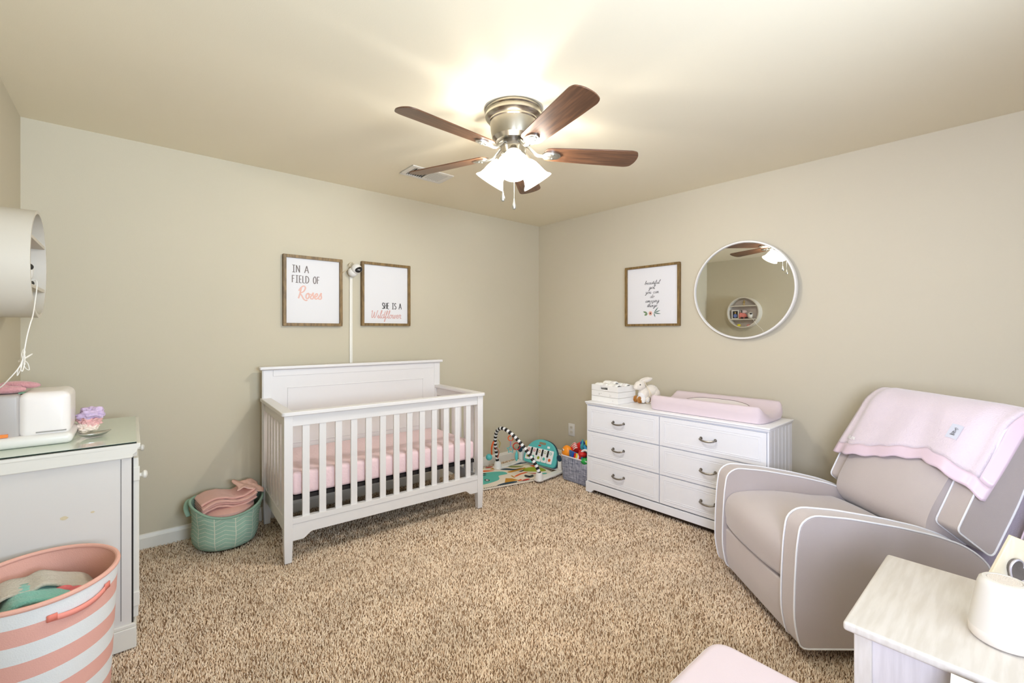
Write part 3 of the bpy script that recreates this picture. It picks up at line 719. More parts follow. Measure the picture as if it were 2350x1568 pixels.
M_wheel = wood('honey_wood', rgb(186, 132, 66), rgb(160, 106, 48), (1, 1, 1), .4, 30)
t = thing('rabbit_pull_toy', 'cream plush rabbit pull toy on wooden wheels beside the crate', 'plush toy', (3.128, 2.003, .736), -24)
o = B()
def blob(o, parts, nz=.006):
    for c, r in parts: o.ball(c, r, 18, 12)
# local: head toward -x
o.ball((.030, 0, .085), (.070, .052, .058)); o.ball((-.030, 0, .075), (.045, .045, .055)); o.ball((.055, 0, .070), (.052, .056, .055)); o.build('body', M_fur, t)
o = B(); o.ball((-.045, 0, .065), (.032, .040, .045)); o.ball((-.055, -.030, .030), (.020, .017, .026)); o.ball((-.020, -.036, .030), (.018, .016, .024)); o.ball((-.055, .030, .030), (.020, .017, .026)); o.ball((.075, -.03, .028), (.032, .018, .02)); o.build('legs', M_fur2, t)
h_ = B(); h_.ball((-.070, -.004, .140), (.046, .036, .038)); h_.ball((-.103, -.004, .130), (.022, .024, .024)); hd = h_.build('head', M_fur, t)
for s_ in (-1, 1):
    o = B(); o.ball((-.015, s_ * .018, .182), (.052, .010, .017), M=Matrix.Rotation(rad(-14), 4, 'Y')); o.build('ear', M_fur, hd)
    o = B(); o.ball((-.088, s_ * .034 - .004, .150), .0048, 10, 8); o.build('eye', M_black, hd)
for (x, y) in ((-.072, .052), (.050, -.062), (.085, .058), (-.072, -.010)):
    o = B(); o.lathe([(0, -.008), (.024, -.008), (.0265, -.004), (.0265, .004), (.024, .008), (0, .008)], 24, M=Matrix.Translation((x, y, .0275)) @ My); wv = o.build('wheel', M_wheel, t)
o = B(); o.bx(-.08, .09, -.035, .035, .018, .026); o.build('axle_board', M_wheel, t)
o = B(); P = smooth_line([(-.045, -.030, .176), (-.035, -.043, .14), (-.01, -.058, .09), (.0, -.066, .05), (-.02, -.07, .012), (-.05, -.06, .012), (-.045, -.06, .04), (-.02, -.062, .07), (-.02, -.058, .11)], 5); o.tube(P, .002, 6); o.build('pull_cord', mat('cream_cord', rgb(236, 220, 190), .8), t)

# ------------------------------------------------------------------ glider armchair
chA = -131.07
chair = thing('armchair', 'taupe upholstered recliner armchair with white piping and blanket over back', 'armchair', (2.519, .604, 0), chA)
AW = .09; HW = .35
arm_prof = [(-.388, .055), (-.412, .16), (-.410, .30), (-.402, .45), (-.388, .545), (-.34, .578), (-.20, .566), (0.0, .532), (.14, .500), (.25, .462), (.33, .405), (.372, .33), (.378, .26), (.36, .055)]
arm_prof = [tuple(p) for p in smooth_line([(p[0], p[1]) for p in rounded(arm_prof, [.03, .05, .05, .04, .05, .05, .03, .03, .03, .04, .04, .04, .03, .03], 3)], 1, True)]
for s_ in (-1, 1):
    x0, x1 = (HW - AW, HW) if s_ > 0 else (-HW, -HW + AW)
    o = B(); o.prism(arm_prof, x0, x1, 'x'); a_ = o.build('arm', M_chair, chair, bevel=.006, seg=2)
    for xx in (x0 + .001, x1 - .001):
        o = B(); P = [(xx, p[0] * 1.004, p[1] * 1.002) for p in arm_prof if p[1] > .10]
        P = sorted([q for q in P if q[1] > .2 and q[2] < .44], key=lambda q: q[2]) + []
        full = [(xx, p[0] * 1.004, p[1] * 1.003) for p in arm_prof]
        o.tube(full, .0036, 8, True); o.build('piping', M_pipe, a_)
# front base panel and frame
o = B(); P = rounded([(-.380, .055), (-.396, .14), (-.396, .262), (.30, .262), (.30, .055)], .01, 3); o.prism(P, -HW + AW - .002, HW - AW + .002, 'x'); o.build('base_panel', M_chair, chair, bevel=.004)
o = B(); o.lathe([(0, 0), (.27, 0), (.27, .012), (.05, .03), (.04, .056), (0, .056)], 40); o.build('swivel_base', M_black, chair)
# seat cushion
o = B()
def seatf(a, v):
    # closed profile swept over the width
    prof = [(-.375, .272), (-.398, .33), (-.400, .40), (-.372, .452), (-.30, .478), (-.15, .476), (.05, .452), (.22, .435), (.24, .30), (.20, .270)]
    return prof
pr = [(p[0], p[1]) for p in smooth_line([(-.388, .268), (-.410, .31), (-.416, .38), (-.396, .436), (-.335, .468), (-.15, .474), (.05, .450), (.20, .430), (.22, .30), (.20, .268), (0, .264), (-.2, .264)], 3, True)]
rings = []
for k in range(13):
    x = -(HW - AW - .003) + 2 * (HW - AW - .003) * k / 12; e = abs(2 * k / 12 - 1)
    rings.append([(x, p[0] * (1 - .035 * e ** 3) , .36 + (p[1] - .36) * (1 - .10 * e ** 3)) for p in pr])
o.loft(rings); o.build('seat_cushion', M_chair, chair, sang=70)
# backrest: tilted frame. local coordinates (x, d, h): h up along the back, d thickness toward rear
TB = Matrix.Translation((0, .215, .40)) @ Matrix.Rotation(rad(-25), 4, 'X')
for s_ in (-1, 1):
    x0, x1 = (HW - AW, HW + .002) if s_ > 0 else (-HW - .002, -HW + AW)
    prof = rounded([(-.050, .112), (.118, .074), (.122, .30), (.108, .54), (.05, .612), (-.050, .575)], [.02, .03, .05, .06, .05, .05], 5)
    o = B(); o.prism(prof, x0, x1, 'x', M=TB); wg = o.build('backrest_wing', M_chair, chair, bevel=.006)
    for xx in (x0, x1):
        o = B(); o.tube([TB @ Vector((xx, p[0], p[1])) for p in prof], .0036, 8, True); o.build('piping', M_pipe, wg)
o = B(); o.rbx(-HW + AW, HW - AW, .05, .125, .02, .59, .03, 3, M=TB); o.build('backrest_shell', M_chair, chair)
rings = []
for k in range(15):
    x = -(HW - AW - .004) + 2 * (HW - AW - .004) * k / 14; e = abs(2 * k / 14 - 1)
    pr = smooth_line([(-.035, .03), (-.092, .07), (-.106, .16), (-.090, .32), (-.070, .46), (-.050, .565), (.0, .612), (.07, .604), (.08, .52), (.08, .2), (.08, .03), (.02, .015)], 3, True)
    rings.append([TB @ Vector((x, .05 + (p[0] - .05) * (1 - .16 * e ** 3), p[1])) for p in pr])
o = B(); o.loft(rings); o.build('backrest_cushion', M_chair, chair, sang=70)

# blanket over the backrest
bl = thing('throw_blanket', 'pale pink plush throw blanket with satin edge draped over armchair back', 'blanket', (2.519, .604, 0), chA)
path = [Vector(p) for p in ((-.110, .10), (-.102, .25), (-.086, .40), (-.076, .50), (-.064, .58), (-.016, .648), (.06, .664), (.136, .632), (.164, .55), (.180, .40), (.190, .20), (.205, .0), (.215, -.1))]
path = smooth_line(path, 6)
acc = [0.0]
for i in range(1, len(path)): acc.append(acc[-1] + (path[i] - path[i - 1]).length)
def pth(s_):
    if s_ <= 0: return path[0]
    for i in range(1, len(acc)):
        if acc[i] >= s_:
            k = (s_ - acc[i - 1]) / (acc[i] - acc[i - 1]); return path[i - 1].lerp(path[i], k)
    return path[-1]
def interp(tab, x):
    if x <= tab[0][0]: return tab[0][1]
    for (a, b_), (c, d) in zip(tab, tab[1:]):
        if x <= c: return b_ + (d - b_) * (x - a) / (c - a)
    return tab[-1][1]
edge = [(-.36, .135), (-.22, .140), (-.10, .170), (.06, .215), (.15, .235), (.25, .210), (.33, .185), (.40, .160)]
S_END = acc[-1] - .02
def blk(u, v):
    """u 0..1 across (far to near), v 0..1 from front edge over the top to the rear edge"""
    x = -.358 + .775 * u
    s0 = interp(edge, x) + .004 * sin(x * 60); s_ = s0 + (S_END - s0) * v
    p = pth(s_); q = Vector((x, p.x, p.y))
    wave = .006 * noise.noise(Vector((x * 9, s_ * 5, 2))) + .004 * sin(x * 30 + s_ * 6) * max(0, 1 - v * 2)
    k_ = min(1, max(0, (s_ - .50) / .32)); sg_ = -1 + 2 * k_ * k_ * (3 - 2 * k_); bell = 1 - sg_ * sg_      # -1 on the front, +1 on the rear, 0 over the top
    q.y += (.011 + wave) * sg_; q.z += .010 * bell
    over = max(0, x - .345)
    if x > .33: q.x = .33 + (x - .33) * .5 + .008 * min(1, (x - .33) / .02)
    q.y += -over * .7 * sg_; q.z -= over * .6 * bell
    ww = max(0, abs(x) - .255); q.y += min(ww * .5, .03) * max(0, -sg_)
    return TB @ q
vb, ub = .045, .925
o = B(); o.grid(lambda u, v: blk(u * ub, vb + (1 - vb) * v), 44, 60); o.build('plush_cloth', M_plush, bl, solid=.006, sang=80)
o = B(); o.grid(lambda u, v: blk(u, vb * v), 46, 5); o.grid(lambda u, v: blk(ub + (1 - ub) * u, vb + (1 - vb) * v), 6, 60); o.build('satin_border', M_satin, bl, solid=.005, sang=80)
# sewn label with giraffe and lettering, embroidery: stuck to the cloth surface
def on_blanket(u, v, off=.0045):
    p = blk(u, v); du = (blk(u + .004, v) - blk(u - .004, v)).normalized(); dv = (blk(u, v + .004) - blk(u, v - .004)).normalized()
    n = du.cross(dv).normalized()
    if n.y > 0: n = -n
    return p + n * off, du, dv
lc, du, dv = on_blanket(.745, .138, .007)
def lab3(x, z, off=0): return lc + du * x + dv * z + (du.cross(dv).normalized() * off * (-1 if du.cross(dv).y > 0 else 1))
o = B(); LW, LH = .026, .024
o.grid(lambda a, b_: on_blanket(.745 + (a - .5) * .062, .138 + (b_ - .5) * .052, .0050)[0], 6, 6); lb = o.build('sewn_label', mat('label_grey', rgb(206, 208, 220), .5), bl)
o = B()
tmp = []
class Surf(B):
    def poly(s, pts):
        P = []
        for (x, y, z) in pts:
            P.append(on_blanket(.745 + x / .775, .138 + z / (S_END), .0064)[0])
        return s._tag([s.bm.faces.new([s.bm.verts.new(p) for p in P])])
o = Surf()
write(o, 'LITTLE', .0, -.0155, .0042, .0007, 0, center=True, gap=.12); write(o, 'GIRAFFE', .0, -.0215, .0042, .0007, 0, center=True, gap=.1)
for st in ([(-.004, .016), (.004, .018), (.010, .013), (.003, .012), (-.002, .013), (-.004, .016)], [(-.001, .012), (.001, .006), (-.003, .0), (-.006, -.009)], [(.002, .012), (.004, .006), (.006, 0), (.006, -.009)], [(-.004, -.009), (-.001, -.002), (.001, -.009)], [(.003, -.009), (.002, -.002), (.004, -.001)], [(-.003, .016), (-.005, .019)], [(.000, .017), (.000, .020)]):
    ribbon(o, smooth_line(st, 4) if len(st) > 2 else [Vector(p) for p in st], .0009, 0)
o.build('label_print', M_ink2, lb, smooth=False)
class Surf2(B):
    def poly(s, pts):
        P = [on_blanket(.06 + x / .775, vb + .02 + z / S_END, .0085)[0] for (x, y, z) in pts]
        return s._tag([s.bm.faces.new([s.bm.verts.new(p) for p in P])])
o = Surf2(); write(o, 'Lemoi', 0, 0, .017, .0030, 0, SCR, sx=1.25, gap=.1); o.build('embroidered_lettering', M_glassw, bl, smooth=False)

# ------------------------------------------------------------------ nightstand
NT = .600
t = thing('nightstand', 'whitewashed wooden nightstand holding a sound machine, next to the armchair', 'nightstand', (1.311, .302, 0), 0)
# local: x 0...505, y -.52..0
o = B(); o.rbx(0, .505, -.50, 0, NT - .022, NT, .007, 4); o.build('top_board', M_night, t)
for (x, y) in ((.018, -.018 - .035), (.018 + .43, -.018 - .035), (.018, -.48), (.448, -.48)): o = B(); o.bx(x, x + .035, y, y + .035, 0, NT - .022); o.build('leg', M_night, t, bevel=.003, smooth=False)
o = B(); o.bx(.024, .032, -.452, -.05, .10, NT - .022); o.build('side_panel', M_nightp, t, smooth=False)
o = B(); o.bx(.47, .476, -.452, -.05, .10, NT - .022); o.build('side_panel', M_nightp, t, smooth=False)
o = B(); o.bx(.05, .45, -.48, -.47, .1, NT - .022); o.build('back_panel', M_nightp, t, smooth=False)
for (z0, z1) in ((.12, .33), (.345, .565)):
    o = B(); o.bx(.055, .446, -.030, -.012, z0, z1); d = o.build('drawer', M_night, t, bevel=.003)
    o = B(); o.lathe([(0, 0), (.008, 0), (.008, .012), (.015, .018), (.013, .026), (0, .03)], 20, M=Matrix.Translation((.25, -.012, (z0 + z1) / 2)) @ Matrix.Rotation(rad(-90), 4, 'X')); o.build('knob', M_night, d)

# sound machine
t = thing('sound_machine', 'cream tapered sound machine standing on the nightstand', 'sound machine', (1.500, .044, NT), -10)
t.scale = (.96, .96, .90)
o = B(); o.lathe([(0, .004), (.056, .004), (.060, .010), (.061, .030), (.0605, .032)], 64); o.build('lower_ring', mat('pale_base', rgb(222, 214, 204), .45), t)
o = B(); o.lathe([(.0605, .032), (.0572, .060), (.0515, .100), (.0455, .138), (.0425, .149), (.037, .1545), (.0300, .1555), (.0295, .153)], 64); o.build('shade', mat('frost_shade', rgb(214, 208, 198), .5), t)
o = B(); o.lathe([(0, .1550), (.0285, .1550), (.0295, .153)], 48); o.build('touch_disc', mat('disc', rgb(218, 208, 196), .45), t)
o = B()
for rr in (.007, .0105, .014, .0175, .021, .0245):
    n = int(rr * 1400)
    for k in range(n): o.ball((rr * cos(2 * pi * k / n), rr * sin(2 * pi * k / n), .1551), .0006, 5, 4)
o.build('speaker_holes', mat('holes', rgb(178, 164, 146), .6), t)
for a in (-118, -88):
    o = B(); o.ball((.0612 * cos(rad(a)), .0612 * sin(rad(a)), .018), (.004, .004, .004), 10, 8); o.build('button', mat('button_grey', rgb(200, 192, 180), .5), t)
o = B(); o.tube(smooth_line([(.05, -.02, .006), (.07, -.04, .004), (.10, -.06, .004), (.14, -.10, .004), (.16, -.16, .004)], 5), .002, 8); o.build('power_cable', M_pipe, t)

# ------------------------------------------------------------------ left chest with glass top
LD = thing('chest', 'old white painted chest with worn spots, standing against the left wall', 'chest', (.030, 2.400, 0), 90)
# local x along world +y (0...74), local y toward the wall (0...475)
LW_, LDp, LH_ = .74, .470, .842
o = B(); o.bx(.018, LW_ - .018, .028, LDp, .095, .785); o.build('body', mat('chest_paint', rgb(212, 208, 203), .5, var=.02, vscale=5), LD, bevel=.002, smooth=False)
o = B(); o.prism([(0, .842), (0, .826), (.008, .820), (.012, .806), (.024, .796), (.024, .785), (LDp, .785), (LDp, .842)], 0, LW_, 'x'); 
o.bx(-.000, .010, .01, LDp, .826, .842); o.prism([(.004, .826), (.016, .826), (.016, .785), (.012, .796), (.006, .812)], .01, LDp, 'y'); o.build('top_board', M_oldw, LD, bevel=.002, smooth=False)
o = B(); o.bx(.006, LW_ - .006, .012, LDp, .0, .085); o.bx(.010, LW_ - .010, .016, LDp, .085, .100); o.build('plinth', M_oldw, LD, bevel=.003, smooth=False)
o = B(); o.bx(.020, .0235, .022, .028, .10, .785); o.bx(.0165, .020, .060, .0615, .12, .78); o.build('corner_gap_shade', M_dark, LD, smooth=False)  # dark strip paints the shade of the corner gap, thin dark line beside it
for (x0, x1) in ((.030, LW_ / 2 - .003), (LW_ / 2 + .003, LW_ - .030)):
    o = B(); o.bx(x0, x1, .006, .026, .115, .775); o.bx(x0 + .05, x1 - .05, .003, .006, .17, .72); d = o.build('door', M_oldw, LD, bevel=.003, smooth=False)
    for z in (.19, .71):
        o = B(); o.bx(x0 - .006 if x0 < .2 else x1 - .006, x0 + .012 if x0 < .2 else x1 + .012, .002, .028, z - .030, z + .030); o.build('hinge', M_oldw, d, bevel=.003, smooth=False)
    o = B(); o.lathe([(0, 0), (.009, 0), (.008, .010), (.017, .018), (.017, .025), (.010, .030), (0, .031)], 20, M=Matrix.Translation((x0 + .05 if x0 < .2 else x1 - .05, .006, .690)) @ My); o.build('knob', M_oldw, d)
M_spot = mat('worn_spot', rgb(206, 192, 160), .7, var=.1, vscale=60)
o = B()
for (y, z, r) in ((.225, .585, .011), (.145, .588, .006), (.33, .45, .014)):
    o.poly([(.0172, y + r * cos(k * pi / 6) * (1 + .2 * sin(k * 2.3)), z + .7 * r * sin(k * pi / 6)) for k in range(12)])
o.build('worn_spots', M_spot, LD, smooth=False)
mg = mat('green_glass', rgb(208, 217, 202), .04, spec=.8); 
t = thing('glass_sheet', 'pale green glass sheet covering the top of the old white chest', 'glass sheet', (.030, 2.400, .842), 90)
o = B(); o.bx(.006, LW_ - .006, .012, LDp - .004, .0008, .0058); o.build('pane', mg, t, smooth=False)
o = B(); o.bx(.0052, .006, .012, LDp - .004, .001, .0050); o.build('polished_edge', mat('glass_edge', rgb(28, 44, 36), .2), t, smooth=False)

# appliance on the chest
TOPZ = .8484
t = thing('wipe_warmer', 'white rounded plastic appliance with grey panel on glass-topped chest', 'appliance', (-.435, 2.560, TOPZ), 0)
o = B(); o.rbx(-.005, .255, -.015, .255, .0, .045, .020, 5); o.build('base_tray', M_plastic, t)
o = B(); o.rbx(.098, .247, .0, .25, .030, .212, .030, 6); o.build('housing', mat('appliance_white', rgb(238, 232, 228), .3), t)
o = B(); o.rbx(0, .105, .004, .25, .030, .206, .012, 4); o.build('grey_panel', mat('appliance_grey', rgb(176, 170, 166), .4), t)
o = B(); o.bx(.0, .076, -.004, .01, .046, .058); o.build('orange_light', mat('orange_strip', rgb(236, 136, 60), .4), t)
o = B(); o.bx(.095, .128, .06, .10, .2065, .2085); o.build('green_tab', mat('mint_tab', rgb(140, 206, 170), .5), t)
o = B(); o.bx(.150, .235, -.004, .006, .052, .056); o.build('slot', mat('slot_grey', rgb(150, 146, 140), .6), t)
M_pf = mat('dusty_pink_fur', rgb(206, 150, 152), .95, bump=1.0, bscale=160, var=.12, vscale=60, sheen=.5)
t = thing('plush_toy', 'dusty pink fluffy plush toy lying on top of the white appliance', 'plush toy', (-.435, 2.62, TOPZ + .2065), 0)
o = B(); o.ball((.05, .06, .020), (.05, .035, .020)); o.build('body', M_pf, t)
o = B(); o.ball((.095, .045, .031), (.062, .022, .0155), M=Matrix.Rotation(rad(4), 4, 'Y') @ Matrix.Rotation(rad(-16), 4, 'Z')); o.build('ear', M_pf, t)
o = B(); o.ball((.065, .01, .0165), (.052, .020, .0155), M=Matrix.Rotation(rad(-6), 4, 'Z')); o.build('ear', M_pf, t)
# scrunchies
def crumple(name, label, loc, r, m, seed, cat='scrunchie'):
    o = B(); t_ = bmesh.new(); bmesh.ops.create_icosphere(t_, subdivisions=5, radius=1)
    for v in t_.verts:
        d = v.co.normalized(); q = d * 2.2 + Vector((seed, seed * .7, 0))
        k = 1 + .45 * noise.noise(q * .8) - .38 * abs(noise.noise(q * 1.5)) + .05 * noise.noise(q * 5)
        v.co = Vector((d.x * r * k, d.y * r * k, d.z * r * .62 * k))
    o.merge(t_); ob = o.build(name, m, sang=180); ob.location = loc; tag(ob, label, cat, 'scrunchies piled on the chest'); return ob
crumple('scrunchie', 'white hair scrunchie, lowest in the pile on the glass top', (-.152, 2.775, TOPZ + .022), .040, mat('cream_cloth', rgb(240, 224, 210), .8, bump=.3, bscale=80), 1)
crumple('scrunchie', 'pink hair scrunchie, middle of the pile on the glass top', (-.140, 2.782, TOPZ + .048), .042, mat('rose_cloth', rgb(232, 182, 178), .8, bump=.3, bscale=80), 5)
crumple('scrunchie', 'lilac hair scrunchie, topmost of the pile on the glass top', (-.136, 2.785, TOPZ + .080), .048, mat('lilac_cloth', rgb(206, 184, 212), .8, bump=.3, bscale=80), 9)
t = thing('trinket_dish', 'silver leaf-shaped dish with tiny beads on the glass top', 'dish', (-.118, 2.625, TOPZ), 25)
o = B(); 
def dishf(u, v):
    x = (u - .5) * .115; hw = .026 * (1 - abs(2 * u - 1) ** 2.2) + .0005; y = (v - .5) * 2 * hw
    return (x, y, .002 + .016 * (2 * v - 1) ** 2 * (1 - abs(2 * u - 1) ** 3) + .020 * abs(2 * u - 1) ** 3)
o.grid(dishf, 24, 12); o.build('bowl', M_iron, t, solid=.0012, sang=80)
o = B()
for k in range(40): o.ball((random.uniform(-.03, .03), random.uniform(-.011, .011), .0075 + random.uniform(0, .004)), .0024, 6, 5)
ob = o.build('beads', mat('beads', rgb(240, 214, 208), .4), t); ob['kind'] = 'stuff'

# ------------------------------------------------------------------ round wall shelf on the left wall
SH = (XL, 2.87, 1.598)
t = thing('round_wall_shelf', 'round white wall shelf with two boards, hung on the left wall', 'wall shelf', SH, 90)
RS, DS = .235, .135
o = B(); o.lathe([(RS, 0), (RS, DS), (RS - .014, DS), (RS - .014, .006), (RS - .014, 0)], 96, M=My); o.build('drum', mat('shelf_cream', rgb(212, 205, 191), .5, var=.02, vscale=3), t, sang=40)
o = B(); o.lathe([(0, .006), (RS - .013, .006), (RS - .013, .0), (0, .0)], 64, M=My); o.build('back_panel', mat('shelf_back', rgb(216, 208, 206), .6), t)
for z in (-.105, .100):
    hw = math.sqrt((RS - .014) ** 2 - (abs(z) + .007) ** 2); o = B(); o.bx(-hw, hw, -DS + .002, -.006, z - .007, z + .007); o.build('board', MATS['shelf_cream'], t, smooth=False)
def on_shelf(x, y, z): return (SH[0] - y, SH[1] + x, SH[2] + z)      # shelf local -> world
# things on it (seen in the mirror)
t = thing('photo_frame', 'small white photo frame with blue and yellow photo on the round shelf', 'photo frame', on_shelf(.130, -.075, -.098), 90)
o = B(); 
for (a, b_, c, d) in ((-.055, .055, .125, .14), (-.055, .055, 0, .015), (-.055, -.04, .015, .125), (.04, .055, .015, .125)): o.bx(a, b_, -.008, .008, c, d)
o.build('frame', M_plastic, t, smooth=False)
o = B(); o.bx(-.04, .04, -.002, .0, .015, .125); ph = o.build('photo', mat('photo_dark', rgb(44, 36, 38), .4), t, smooth=False)
o = B(); o.poly([(.028 * cos(a * pi / 6), -.003, .05 + .030 * sin(a * pi / 6)) for a in range(12)]); o.build('blue_shape', mat('photo_blue', rgb(110, 130, 196), .4), ph)
o = B(); o.poly([(.010 * cos(a * pi / 6), -.003, .097 + .016 * sin(a * pi / 6)) for a in range(12)]); o.build('yellow_shape', mat('photo_yellow', rgb(200, 170, 90), .4), ph)
t = thing('plush_doll', 'pink striped plush doll with black shoes sitting on the round shelf', 'plush toy', on_shelf(.015, -.07, -.098), 90)
o = B(); o.ball((0, 0, .045), (.055, .035, .045)); o.ball((.03, 0, .05), (.04, .033, .05)); o.build('body', mat('coral_plush', rgb(232, 140, 132), .9, bump=.4, bscale=100), t)
for x in (-.055, .005): o = B(); o.ball((x, -.035, .016), (.024, .014, .013)); o.build('shoe', M_black, t)
o = B(); o.ball((.0, .01, .11), (.05, .02, .03)); o.build('head', mat('cream_plush', rgb(226, 206, 206), .9), t)
o = B(); o.ball((.018, -.012, .115), (.008, .008, .024)); o.build('bow', M_black, t)
t = thing('plush_stand_in', 'white round plush stand-in with a black oval face on the round shelf', 'plush stand-in', on_shelf(-.100, -.090, -.098), 90)  # plain white shape added in place of a plush toy
o = B(); o.ball((0, 0, .052), (.042, .040, .052)); o.build('housing', M_plastic, t)
o = B(); o.ball((-.014, -.026, .075), (.018, .016, .015)); o.build('face', M_black, t)
t = thing('figurine', 'small brass figurine on the top board of the round shelf', 'figurine', on_shelf(.0, -.075, .1072), 90)
o = B(); o.cyl((-.012, 0, 0), (-.002, 0, .045), .006, .004, 8); o.cyl((.014, 0, 0), (.004, 0, .045), .006, .004, 8); o.ball((0, 0, .058), (.012, .009, .02)); o.ball((0, 0, .084), .008); o.cyl((-.02, 0, .05), (0, 0, .066), .004, n=8); o.cyl((.022, 0, .05), (0, 0, .066), .004, n=8)
o.build('figure', mat('brass', rgb(196, 170, 110), .35, .9), t)
ob = B(); ob.ball((0, 0, .022), (.030, .026, .022)); ob = ob.build('toy_ball', mat('yellow_plush', rgb(222, 208, 50), .8)); ob.location = on_shelf(.075, -.08, -.2185); tag(ob, 'small yellow ball in the bottom of the round shelf', 'toy ball')
ob = B(); ob.ball((0, 0, .020), (.040, .03, .020)); ob = ob.build('baby_bootie', mat('pink_knit', rgb(226, 160, 158), .9, bump=.5, bscale=120)); ob.location = on_shelf(-.070, -.08, -.2185); tag(ob, 'pink knitted bootie in the bottom of the round shelf', 'bootie')
# cord from the round shelf down to the chest
M_cord = mat('white_cord', rgb(240, 236, 228), .5)
t = thing('power_cord', 'thin white power cord hanging from the round shelf, tied in a bundle', 'cord', (0, 0, 0))
def pt(y, z, x=-.30): return (x, y, z)
o = B()
P = [on_shelf(-.120, -.118, -.085), on_shelf(-.125, -.138, -.078), (-.300, 2.72, 1.494), (-.300, 2.66, 1.41), (-.300, 2.61, 1.361), (-.303, 2.588, 1.336), (-.31, 2.567, 1.283), (-.315, 2.545, 1.223), (-.32, 2.540, 1.185), (-.33, 2.532, 1.157), (-.35, 2.535, 1.125), (-.38, 2.565, 1.087), (-.42, 2.61, 1.061), (-.44, 2.63, 1.05)]
o.tube(smooth_line(P, 5), .0021, 6)
for k in range(7):
    a = k * .52 - 1.3; L_ = .046 + .010 * (k % 3)
    c = Vector((-.319, 2.548, 1.193)); dd = Vector((.25 * sin(k * 2.1), cos(a) * .75, -.65 * sin(a) - .25)).normalized() * L_; sd = Vector((.25, .3, .35)) * .016
    o.tube(smooth_line([c, c + dd * .5 + sd, c + dd, c + dd * .6 - sd, c], 5), .0016, 6)
o.tube(smooth_line([(-.316, 2.545, 1.222), (-.312, 2.535, 1.20), (-.316, 2.556, 1.175)], 4), .0024, 6)
o.build('cable', M_cord, t)

# ------------------------------------------------------------------ striped hamper
def stripe_mat(name, c1, c2, period, z0, extra=None):
    m = mat(name, c1, .75, bump=.25, bscale=300)
    n, l, b = nodes(m)
    tc = [x for x in n if x.type == 'TEX_COORD'][0]; sp = n.new('ShaderNodeSeparateXYZ'); l.new(tc.outputs['Object'], sp.inputs[0])
    a = n.new('ShaderNodeMath'); a.operation = 'SUBTRACT'; a.inputs[1].default_value = z0; l.new(sp.outputs[2], a.inputs[0])
    d = n.new('ShaderNodeMath'); d.operation = 'DIVIDE'; d.inputs[1].default_value = period; l.new(a.outputs[0], d.inputs[0])
    f = n.new('ShaderNodeMath'); f.operation = 'FLOORED_MODULO'; f.inputs[1].default_value = 1.0; l.new(d.outputs[0], f.inputs[0])
    g = n.new('ShaderNodeMath'); g.operation = 'GREATER_THAN'; g.inputs[1].default_value = .5; l.new(f.outputs[0], g.inputs[0])
    mx = n.new('ShaderNodeMix'); mx.data_type = 'RGBA'; mx.inputs[6].default_value = c1; mx.inputs[7].default_value = c2
    l.new(g.outputs[0], mx.inputs[0]); l.new(mx.outputs[2], b.inputs['Base Color']); return m
M_hp = mat('coral_canvas', rgb(224, 172, 156), .75, bump=.25, bscale=300)
M_hs = stripe_mat('striped_canvas', rgb(226, 172, 160), rgb(226, 229, 230), .106, .074)
HPX, HPY, HPH = -.232, 2.125, .500
t = thing('laundry_hamper', 'tall pink and white striped fabric hamper with towels, beside the white chest', 'hamper', (HPX, HPY, 0), 0)
def oval(rx, ry, z, n=64, wob=0): 
    return [(rx * cos(2 * pi * k / n) * (1 + wob * sin(3 * 2 * pi * k / n)), ry * sin(2 * pi * k / n), z + wob * .4 * cos(2 * 2 * pi * k / n + .6)) for k in range(n)]
o = B(); prof = [(.172, .200, 0), (.176, .204, .01), (.182, .210, .15), (.190, .218, .32), (.196, .226, .46), (.198, .228, .495)]
o.loft([oval(a, c, z) for a, c, z in prof], False); o.poly(oval(.172, .200, 0)); o.build('fabric_body', M_hs, t, sang=60)
o = B(); o.loft([oval(a - .004, c - .004, z) for a, c, z in [(.198, .228, .495), (.196, .226, .46), (.188, .216, .30), (.18, .208, .1), (.176, .204, .012)]], False); o.poly(oval(.172, .200, .012)); o.build('lining', M_hp, t, sang=60)
o = B(); o.tube(oval(.197, .227, .496), .0075, 10, True); o.build('rim', M_hp, t)
o = B(); 
def ov(a, z, off=0): k = .196 + off, .226 + off; return Vector((k[0] * cos(a), k[1] * sin(a), z))
A0, A1 = rad(-78), rad(-28)
for j in range(1): 
    def strap(u, v): 
        a = A0 + (A1 - A0) * u; sag = -.012 * sin(pi * u); return ov(a, .452 + sag + (v - .5) * .017 + .010 * (u - .5), .004 + .006 * sin(pi * u))
    o.grid(strap, 20, 2)
hs = o.build('handle', mat('coral_strap', rgb(240, 150, 136), .7), t, solid=.002)
o = B()
for aa in (A0 + .06, A1 - .06): o.grid(lambda u, v: ov(aa + (u - .5) * .11, .452 + (.004 if aa > -1 else -.004) + (v - .5) * .020, .0065), 3, 2)
o.build('stitched_patch', mat('coral_patch', rgb(226, 128, 112), .7), hs, solid=.002)
